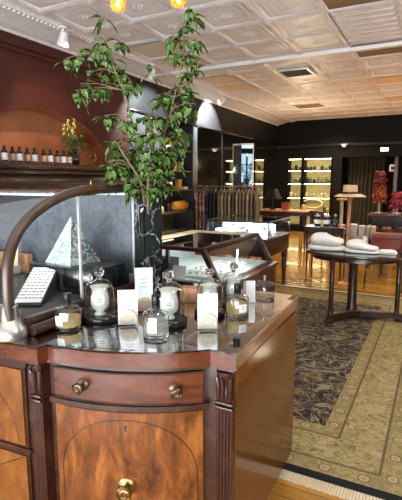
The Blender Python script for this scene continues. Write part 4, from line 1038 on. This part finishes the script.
# ------------------------------------------------------------------ lit shelf units in the back wall
def back_unit(name, label, xa, xb, zs_):
    u = thing(name, label, 'shelves', ((xa + xb) / 2, BY + .15, .2))
    obj('back', MB().box(xa, xb, BY + .335, BY + .355, .2, 2.23), 'olive_wall', u, True)
    obj('side_panel', MB().box(xa, xa + .03, BY + .005, BY + .335, .2, 2.23), 'black_paint', u, True); obj('side_panel', MB().box(xb - .03, xb, BY + .005, BY + .335, .2, 2.23), 'black_paint', u, True)
    for z in zs_:
        sh = obj('shelf', MB().box(xa + .03, xb - .03, BY + .01, BY + .33, z - .025, z, .002), 'black_paint', u, True)
        m = MB().box(xa + .05, xb - .05, BY + .02, BY + .05, z - .036, z - .026)
        s_ = obj('light_strip', m, 'strip_warm', sh); s_.location = -u.location
    s_ = obj('light_strip', MB().box(xa + .05, xb - .05, BY + .02, BY + .05, 2.195, 2.205), 'strip_warm', u, True)
    return u
ZB = (.60, 1.06, 1.49, 1.88)
back_unit('shelf_unit', 'narrow lit shelf unit in the black back wall, left of the wide one', -4.20, -3.73, ZB)
back_unit('shelf_unit', 'wide lit shelf unit in the black back wall with an oval ring', -3.71, -2.84, ZB)
plain('dark_bottle', (.03, .025, .015), .3, var=.2); plain('green_jar', (.12, .14, .06), .4, var=.2); plain('yellow_jar', (.5, .40, .10), .4, var=.2); plain('cream_jar', (.6, .52, .32), .4, var=.1)
rows = {1.88: ('dark_bottle', .045, .13), 1.49: ('green_jar', .05, .15), 1.06: ('cream_jar', .055, .13), .60: ('yellow_jar', .06, .16)}
lev = {1.88: 'top', 1.49: 'second', 1.06: 'third', .60: 'lowest'}
for (xa, xb, cnt, nm) in ((-4.20, -3.73, 3, 'narrow'), (-3.71, -2.84, 7, 'wide')):
    for z in ZB:
        mt, r, h = rows[z]
        for k in range(cnt):
            if nm == 'wide' and z == .60 and k < 5: continue
            x = xa + .10 + (xb - xa - .20) * (k / (cnt - 1))
            m_ = mt if random.random() < .7 else random.choice(['dark_bottle', 'cream_jar', 'yellow_jar', 'green_jar'])
            rr = r * random.uniform(.75, 1.15); hh = h * random.uniform(.6, 1.25)
            jar('jar', 'small %s jar on the %s shelf of the %s back unit, %s from the left' % ({'dark_bottle': 'dark', 'green_jar': 'green', 'cream_jar': 'cream', 'yellow_jar': 'yellow'}[m_], lev[z], nm, ordn[k]), 'jar', (x, BY + .17, z), m_, rr, hh, group='jars on the lit back shelves')
t = thing('oval_ring', 'cream oval ring ornament on the wide lit back shelf unit', 'ornament', (-3.42, BY + .17, .60))
obj('ring', MB().tube([(.30 * math.cos(a), 0, .26 + .13 * math.sin(a)) for a in [2 * PI * k / 40 for k in range(41)]], .028, 10), 'cream', t)
obj('stand', MB().lathe([(.07, 0), (.07, .015), (.015, .03), (.015, .19)], seg=16), 'gold', t)

# ------------------------------------------------------------------ furniture in the back right
def table(name, label, cx, cy, w, d, h, mat, topm=None, r=.025, base=0):
    t = thing(name, label, 'table', (cx, cy, base))
    obj('tabletop', MB().box(-w / 2, w / 2, -d / 2, d / 2, h - .03, h, .006), topm or mat, t)
    obj('apron', MB().box(-w / 2 + .03, w / 2 - .03, -d / 2 + .03, d / 2 - .03, h - .12, h - .03), mat, t)
    for sx in (-1, 1):
        for sy in (-1, 1): obj('leg', turned_leg(MB(), sx * (w / 2 - .05), sy * (d / 2 - .05), 0, h - .03, r), mat, t)
    return t
table('side_table', 'dark side table with thin turned legs behind the round table', -1.52, 7.15, .62, .45, .84, 'dark_wood', r=.022)
for k, (x, mt) in enumerate(((-1.66, 'first'), (-1.51, 'second'))):
    t = thing('dark_canister', 'black canister with pale label on the dark side table, %s from the left' % mt, 'canister', (x, 7.08, .84)); t.scale = (1.15, 1.15, 1.25)
    obj('body', MB().lathe([(.042, 0), (.045, .005), (.045, .11), (.04, .12)], seg=20), 'black_gloss', t); obj('lid', MB().lathe([(.04, .12), (.04, .135), (.012, .14), (.012, .155), (0, .16)], seg=18), 'silver_frame', t)
    obj('paper_label', MB().shell([(.0455, .03), (.0455, .08)], seg=20), 'white_card', t)
t = thing('flask', 'dark flask with silver stopper right of the canisters on the side table', 'flask', (-1.39, 7.10, .84))
t.scale = (1.2, 1.2, 1.3)
obj('body', MB().lathe([(.035, 0), (.04, .02), (.03, .07), (.014, .09), (.014, .12)], seg=18), 'black_gloss', t); obj('stopper', MB().lathe([(.016, .12), (.018, .14), (0, .15)], seg=14), 'silver_frame', t)
# hat stands
hs = thing('hat_stand', 'tall wooden hat stand rising behind the round table', 'hat stand', (-1.155, 6.90, 0))
obj('pole', MB().lathe([(.028, .03), (.030, .06), (.026, .3), (.026, 1.20), (.032, 1.26), (.05, 1.30), (.06, 1.305)], seg=18), 'tan_wood', hs); obj('base', MB().lathe([(.12, 0), (.12, .015), (.05, .03), (0, .03)], seg=28), 'tan_wood', hs)
ht = thing('hat', 'cream wide brimmed hat with dark band on the tall hat stand', 'hat', (-1.155, 6.90, 1.305))
obj('brim', MB().lathe([(.09, .030), (.16, .028), (.225, .0), (.228, .006), (.16, .040), (.09, .044)], seg=40, sy=.9), 'straw', ht)
obj('crown', MB().lathe([(.106, .03), (.106, .05), (.100, .16), (.092, .172), (.065, .168), (0, .158)], seg=32, sy=.9), 'straw', ht)
obj('band', MB().shell([(.1080, .040), (.1062, .072)], seg=32), 'dark_wood', ht)
ss = thing('hat_stand', 'short cream T shaped hat stand on the dark side table', 'hat stand', (-1.33, 7.25, .84))
obj('pole', MB().lathe([(.07, 0), (.07, .015), (.03, .03), (.026, .06), (.026, .38), (.06, .40)], seg=18), 'straw', ss); obj('cap', MB().lathe([(.075, .40), (.085, .41), (.08, .425), (0, .43)], seg=18), 'straw', ss)
# boxes and folders in the middle
table('low_table', 'dark reddish low table carrying white boxes behind the folded cloths', -1.0, 7.7, .60, .45, .62, 'case_wood', r=.03)
for k, (x, w, h, mt, lb) in enumerate(((-1.20, .10, .22, 'white_card', 'white carton at the left end of the low table'), (-1.07, .09, .20, 'white_card', 'second white carton on the low table'), (-.93, .13, .20, 'cream', 'cream carton right of the two white ones on the low table'))):
    t = thing('carton', lb, 'box', (x, 7.66, .62)); obj('body', MB().box(-w / 2, w / 2, -.06, .06, 0, h * .8, .004), mt, t); obj('lid', MB().box(-w / 2 - .003, w / 2 + .003, -.063, .063, h * .8, h, .004), mt, t)
jar('candle', 'tan lidded candle jar on a stool in front of the low table', 'candle', (-1.0, 6.70, .58), 'tan_wood', .045, .17); jar('candle', 'white lidded candle jar beside the tan jar on the stool', 'candle', (-.88, 6.68, .58), 'white_card', .042, .18)
# bench with red case
t = table('bench', 'dark narrow bench with thin legs behind the round table', -.70, 6.75, .78, .30, .58, 'dark_wood', r=.02)
t = thing('red_case', 'dark red leather case with handle on the bench behind the white cloths', 'case', (-.60, 6.72, .58), .05)
obj('body', MB().box(-.20, .20, -.09, .09, 0, .24, .03, seg=4), 'red_leather', t); obj('seam', MB().tube([(-.19, -.092, .165), (.19, -.092, .165)], .004, 6), 'dark_wood', t)
obj('handle', MB().tube([(-.05, 0, .235), (-.045, 0, .262), (.045, 0, .262), (.05, 0, .235)], .008, 8), 'dark_wood', t)
t = thing('cane', 'dark curved walking cane leaning against the red case', 'cane', (-.86, 6.62, 0))
obj('shaft', MB().tube([(0, .02, 0), (.03, .05, .60), (.04, .06, .92)], .010, 8), 'black_gloss', t); obj('crook', MB().tube([(.04, .06, .92), (.055, .06, .99), (.09, .06, 1.0), (.105, .06, .95)], .010, 8), 'black_gloss', t)
# piano-like desk at the right with hats on stands
ds = thing('writing_desk', 'dark desk with reddish polished top at the right behind the round table', 'desk', (-.48, 8.7, 0))
obj('desktop', MB().box(-.62, .75, -.35, .35, .92, .965, .01), 'red_veneer', ds)
obj('gallery', MB().box(-.58, .72, -.05, .30, .70, .92).box(-.60, .73, -.33, .33, .66, .70, .006), 'dark_wood', ds)
for sx in (-.55, .68):
    for sy in (-.28, .28): obj('leg', turned_leg(MB(), sx, sy, 0, .68, .04), 'dark_wood', ds)
for k in range(6): 
    x = -.48 + k * .19; solo('book', MB().box(-.07, .07, -.08, .08, 0, .035 + .01 * (k % 3), .003), ['red_leather', 'tan_wood', 'case_wood'][k % 3], '%s book lying on the lower desk board, %s from the left' % (['dark red', 'tan', 'dark brown'][k % 3], ordn[k]), 'book', (-.48 + x, 8.48, .70), 'books on the desk board')
def feather_hat(label, x, y, z, mats, n, r, h):
    t = thing('feather_headpiece', label, 'headpiece', (x, y, z))
    rnd = random.Random(int(x * 100)); k_ = 0
    for lv, mt in enumerate(mats):
        m = MB()
        for k in range(n):
            a = 2 * PI * k / n + lv * .3; zz = h * (1 - lv / len(mats)) - rnd.uniform(0, .05); rr = r * (.55 + .45 * (lv + 1) / len(mats))
            leaf(m, Vector((.02 * math.cos(a), .02 * math.sin(a), zz)), Vector((math.cos(a), math.sin(a), .25)), rr * rnd.uniform(.85, 1.1), .09, droop=.75)
            leaf(m, Vector((.02 * math.cos(a), .02 * math.sin(a), zz - .06)), Vector((math.cos(a + .2), math.sin(a + .2), -.1)), rr * rnd.uniform(.8, 1.0), .09, droop=.8)
        obj('feathers', m, mt, t, fixn=False, sharp=3)
    return t
def stand(label, x, y, z, h, mat):
    t = thing('display_stand', label, 'stand', (x, y, z)); obj('pole', MB().lathe([(.012, .02), (.012, h)], seg=12), mat, t); obj('foot', MB().lathe([(.07, 0), (.07, .012), (.014, .02)], seg=20), mat, t)
stand('thin dark stand under the red and orange feather headpiece', -.945, 8.72, .965, .72, 'silver_frame')
feather_hat('tall red and orange feather headpiece on a thin stand on the desk', -.945, 8.72, 1.22, ['red_fabric', 'red_fabric', 'orange_fabric', 'orange_fabric'], 12, .145, .50)
stand('thin white stand under the pink feather hat', -.645, 8.72, .965, .32, 'white_paint')
feather_hat('pink red mushroom shaped feather hat on a white stand at the desk end', -.645, 8.72, 1.12, ['pink_fabric', 'pink_fabric'], 14, .15, .22)
# table and lamp beyond the second showcase
table('wooden_table', 'warm brown wooden table beyond the square showcase', -3.25, 10.6, 1.25, .8, .86, 'case_wood', 'tan_wood', .035)
t = thing('table_lamp', 'dark cone shaded lamp on the wooden table beyond the garments', 'lamp', (-3.55, 10.5, .86))
obj('base', MB().lathe([(.08, 0), (.08, .02), (.02, .05), (.02, .28)], seg=20), 'dark_wood', t); obj('lamp_shade', MB().shell([(.22, .26), (.10, .50)], seg=32), 'black_paint', t)
t = thing('red_box', 'small red box on the wooden table beyond the showcase', 'box', (-3.20, 10.4, .86))
obj('body', MB().box(-.08, .08, -.06, .06, 0, .14, .004), 'orange_fabric', t); obj('lid', MB().box(-.085, .085, -.065, .065, .14, .18, .004), 'red_fabric', t)
jar('jar', 'yellow jar at the right end of the wooden table', 'jar', (-2.80, 10.5, .86), 'yellow_jar', .05, .14)
# chair before the back shelves
def chair(label, x, y, rz):
    t = thing('side_chair', label, 'chair', (x, y, 0), rz)
    obj('seat', MB().box(-.22, .22, -.21, .21, .43, .47, .012), 'dark_wood', t)
    for sx in (-1, 1):
        obj('leg', MB().tube([(sx * .19, -.18, 0), (sx * .19, -.18, .43)], [.014, .02], 10), 'dark_wood', t)
        obj('leg', MB().tube([(sx * .19, .24, 0), (sx * .19, .19, .43), (sx * .19, .23, .90)], [.014, .02, .016], 10), 'dark_wood', t)
    obj('backrest', MB().box(-.20, .20, .20, .235, .72, .90, .01).box(-.20, .20, .195, .22, .56, .61, .006), 'dark_wood', t)
chair('dark wooden chair before the lit back shelves, behind the square showcase', -2.20, 10.0, 2.6)
# curtain, light box and sign in the back right
t = solo('curtain', MB().slab(lambda u, v: (-.52 + 1.04 * u, .05 * math.sin(u * 2 * PI * 9) + .012 * math.sin(u * 47), v * 2.46), 140, 2, .012), 'olive_curtain', 'olive brown floor length curtain in the dark rear opening', 'curtain', (-1.98, BY + .62, .01))
obj('curtain_rail', MB().tube([(-2.55, BY + .62, 2.485), (-1.4, BY + .62, 2.485)], .012, 8), 'black_paint')
tag(bpy.data.objects['curtain_rail'], 'black rail holding the olive curtain in the rear opening', 'curtain rail')
q = on_y(384, 149, BY - .2)
t = thing('ceiling_lamp', 'small bright white box lamp in the dark rear opening', 'lamp', (q.x, BY - .06, q.z))
obj('housing', MB().box(-.11, .11, 0, .06, -.06, .06, .004), 'black_paint', t); obj('diffuser', MB().box(-.10, .10, -.012, 0, -.045, .045, .004), 'lamp_white', t)
q = on_y(389, 168, BY + .05)
t = thing('wall_sign', 'small square grey sign with dark centre in the rear opening', 'sign', (-1.205, BY + .2, q.z))
obj('plate', MB().box(-.085, .085, -.01, .01, -.095, .095, .004), 'silver_frame', t); obj('dark_centre', MB().box(-.045, .045, -.014, -.01, -.05, .05), 'felt_black', t)
q = on_y(344, 147, BY - .1)
solo('security_camera', MB().lathe([(.05, 0), (.06, .03), (.055, .07), (.0, .09)], (0, 0, -.09), 18).box(-.09, .09, -.02, .02, -.02, 0, .004), 'white_paint', 'small white fitting at the top left of the rear opening', 'fitting', (q.x, BY - .09, 2.6))

# ------------------------------------------------------------------ ceiling fittings
def track_head(label, x, y, z, tgt):
    t = thing('track_light', label, 'spotlight', (x, y, z))
    obj('mount', MB().lathe([(.05, -.02), (.05, .0), (0, .0)], seg=20).tube([(0, 0, 0), (0, 0, -.10)], .014, 8), 'white_paint', t)
    d = (Vector(tgt) - Vector((x, y, z - .12))).normalized()
    M = Matrix.Translation((0, 0, -.12)) @ d.to_track_quat('Z', 'Y').to_matrix().to_4x4()
    obj('lamp_head', MB().lathe([(.03, -.07), (.045, -.05), (.05, .0), (.065, .07), (.068, .085), (.055, .08), (0, .06)], seg=24, M=M), 'white_paint', t)
    obj('lens', MB().lathe([(.05, .081), (.05, .083), (0, .083)], seg=20, M=M), 'lamp_white', t)
    return t
def spot(name, loc, tgt, power, col, ang, blend=.4, r=.03):
    l = bpy.data.lights.new(name, 'SPOT'); l.energy = power; l.color = col; l.spot_size = math.radians(ang); l.spot_blend = blend; l.shadow_soft_size = r
    o = bpy.data.objects.new(name, l); COL.objects.link(o); o.location = loc
    o.rotation_euler = (Vector(tgt) - Vector(loc)).to_track_quat('-Z', 'Y').to_euler(); return o
def point(name, loc, power, col, r=.06):
    l = bpy.data.lights.new(name, 'POINT'); l.energy = power; l.color = col; l.shadow_soft_size = r
    o = bpy.data.objects.new(name, l); COL.objects.link(o); o.location = loc; return o
def area(name, loc, tgt, sx, sy, power, col):
    l = bpy.data.lights.new(name, 'AREA'); l.shape = 'RECTANGLE'; l.size = sx; l.size_y = sy; l.energy = power; l.color = col
    o = bpy.data.objects.new(name, l); COL.objects.link(o); o.location = loc
    o.rotation_euler = (Vector(tgt) - Vector(loc)).to_track_quat('-Z', 'Y').to_euler(); return o
TRK = [('white track spotlight under the cornice above the brown wall', (-4.0, 4.17, 3.30), (LX, 4.4, 1.9)),
       ('white track spotlight under the cornice behind the tallest branches', (-4.02, 6.05, 3.30), (LX, 6.7, 2.0)),
       ('white track spotlight near the crest on the black bulkhead', (-4.1, 8.75, 3.30), (LX, 8.3, 2.85))]
for lb, l, tg in TRK: track_head(lb, *l, tg)
DAY = (.86, .93, 1.0); WARM = (1, .72, .42)
spot('track_lamp', (-3.93, 4.17, 3.12), (LX - .2, 4.4, 2.05), 75, (1, .80, .55), 75, .8)
spot('track_lamp_pier', (-3.75, 6.78, 3.14), (LX, 6.70, 2.45), 420, (.80, .94, 1), 84, .5)
spot('track_lamp_crest', (-4.05, 8.80, 3.12), (LX, 8.90, 2.80), 950, (.82, .95, 1), 92, .25)
# pendant bulbs near the ceiling
for k, (px, lb) in enumerate(((118, 'glowing filament bulb pendant at the top, left of the branches'), (178, 'glowing filament bulb pendant at the top, right of the first bulb'))):
    c = on_y(px, 4 if k == 0 else -1, 2.7)
    t = thing('pendant_lamp', lb, 'lamp', (c.x, c.y, CH - .03))
    dz = CH - .03 - c.z
    obj('cord', MB().tube([(0, 0, 0), (0, 0, -dz + .16)], .004, 6), 'black_plastic', t); obj('canopy', MB().lathe([(.05, -.02), (.05, 0), (0, 0)], seg=20), 'brass', t)
    obj('socket', MB().lathe([(.018, -dz + .08), (.02, -dz + .16), (0, -dz + .165)], seg=16), 'brass', t)
    obj('bulb', MB().lathe([(.018, -dz + .085), (.03, -dz + .06), (.05, -dz + .02), (.052, -dz - .01), (.04, -dz - .04), (0, -dz - .056)], seg=24), 'amber_glass', t)
    obj('filament', MB().tube([(0, 0, -dz + .07), (.016, 0, -dz + .03), (-.012, .008, -dz + .0), (.01, 0, -dz - .03), (0, 0, -dz + .03)], .010, 8), 'bulb_glow', t)
    point('bulb_light', (c.x, c.y, c.z + .01), 2.2, (1, .55, .2), .02)

# ------------------------------------------------------------------ light
spot('fill_spot_table', (-1.6, 4.6, 3.1), (-1.0, 6.9, 1.2), 90, (1, .80, .55), 50, .6)  # added key light on the hat and tables, belongs to no track head
spot('fill_spot_rug', (-.2, 3.2, 3.25), (-.6, 4.6, .3), 22, (1, .86, .66), 90, .8)  # added fill over the rug, belongs to no track head
area('daylight', (-1.0, FY - .35, 1.9), (-1.0, 4, 1.5), 6.2, 2.8, 55, (.95, .97, 1.0))
area('ceiling_fill', (-1.0, FY - .45, .55), (-1.0, 3.0, CH), 6.2, 1.0, 850, (.90, .95, 1))  # added uplight outside the window to brighten the ceiling
for x, y in ((1.7, 1.0), (1.8, 5.4)): point('fill_point', (x, y, 2.85), 88, (.95, .96, 1), .12)  # added fill points out of view, they lift the ceiling
for x, y in ((-1.0, 8.0), (-2.0, 9.6), (-1.6, 11.6), (.8, 10.0), (-2.8, 12.6)):  # added warm fill from above the back room, no fittings
    l = spot('fill_downlight', (x, y, 3.28), (x, y, 0), 150 if y < 9.8 else 250, (1, .80, .54), 140, .8, .08)
for x, y in ((-.6, 1.6), (-2.6, 2.6), (-.2, 4.6), (-2.2, 5.2)):  # added fill from above the front of the shop, no fittings
    spot('fill_downlight', (x, y, 3.28), (x, y, 0), 30, (1, .92, .82), 120, .8, .08)
for x, y in ((1.4, 8.5), (1.2, 11.5), (-3.0, 11.0)): point('fill_point', (x, y, 2.0), 60, (1, .80, .55), .15)  # added warm fill points for the back, no lamps stand here
def strip(name, loc, tgt, sx, sy, p): return area(name, loc, tgt, sx, sy, p, (.93, .98, 1))
strip('case_light', (-2.05, 1.55, 1.455), (-2.05, 1.72, 1.0), 1.2, .02, 3)
strip('showcase_light', (-1.62, 3.63, .975), (-1.75, 3.63, .74), .02, 1.05, 6).rotation_euler.z += 0
strip('showcase_light', (-2.36, 5.56, .985), (-2.36, 5.8, .79), .8, .02, 30)
w = bpy.data.worlds.new('world'); scn.world = w; w.use_nodes = True
w.node_tree.nodes['Background'].inputs[0].default_value = (.75, .87, 1, 1); w.node_tree.nodes['Background'].inputs[1].default_value = .6

vs = scn.view_settings
vs.view_transform = 'Standard'; vs.look = 'None'; vs.gamma = 1; vs.use_curve_mapping = False; vs.exposure = 0.1
try:
    scn.cycles.use_denoising = True; scn.cycles.denoiser = 'OPENIMAGEDENOISE'
    scn.cycles.max_bounces = 12; scn.cycles.transparent_max_bounces = 24; scn.cycles.transmission_bounces = 12; scn.cycles.glossy_bounces = 6
    scn.cycles.sample_clamp_indirect = 8; scn.cycles.caustics_refractive = True; scn.cycles.caustics_reflective = False
except Exception: pass
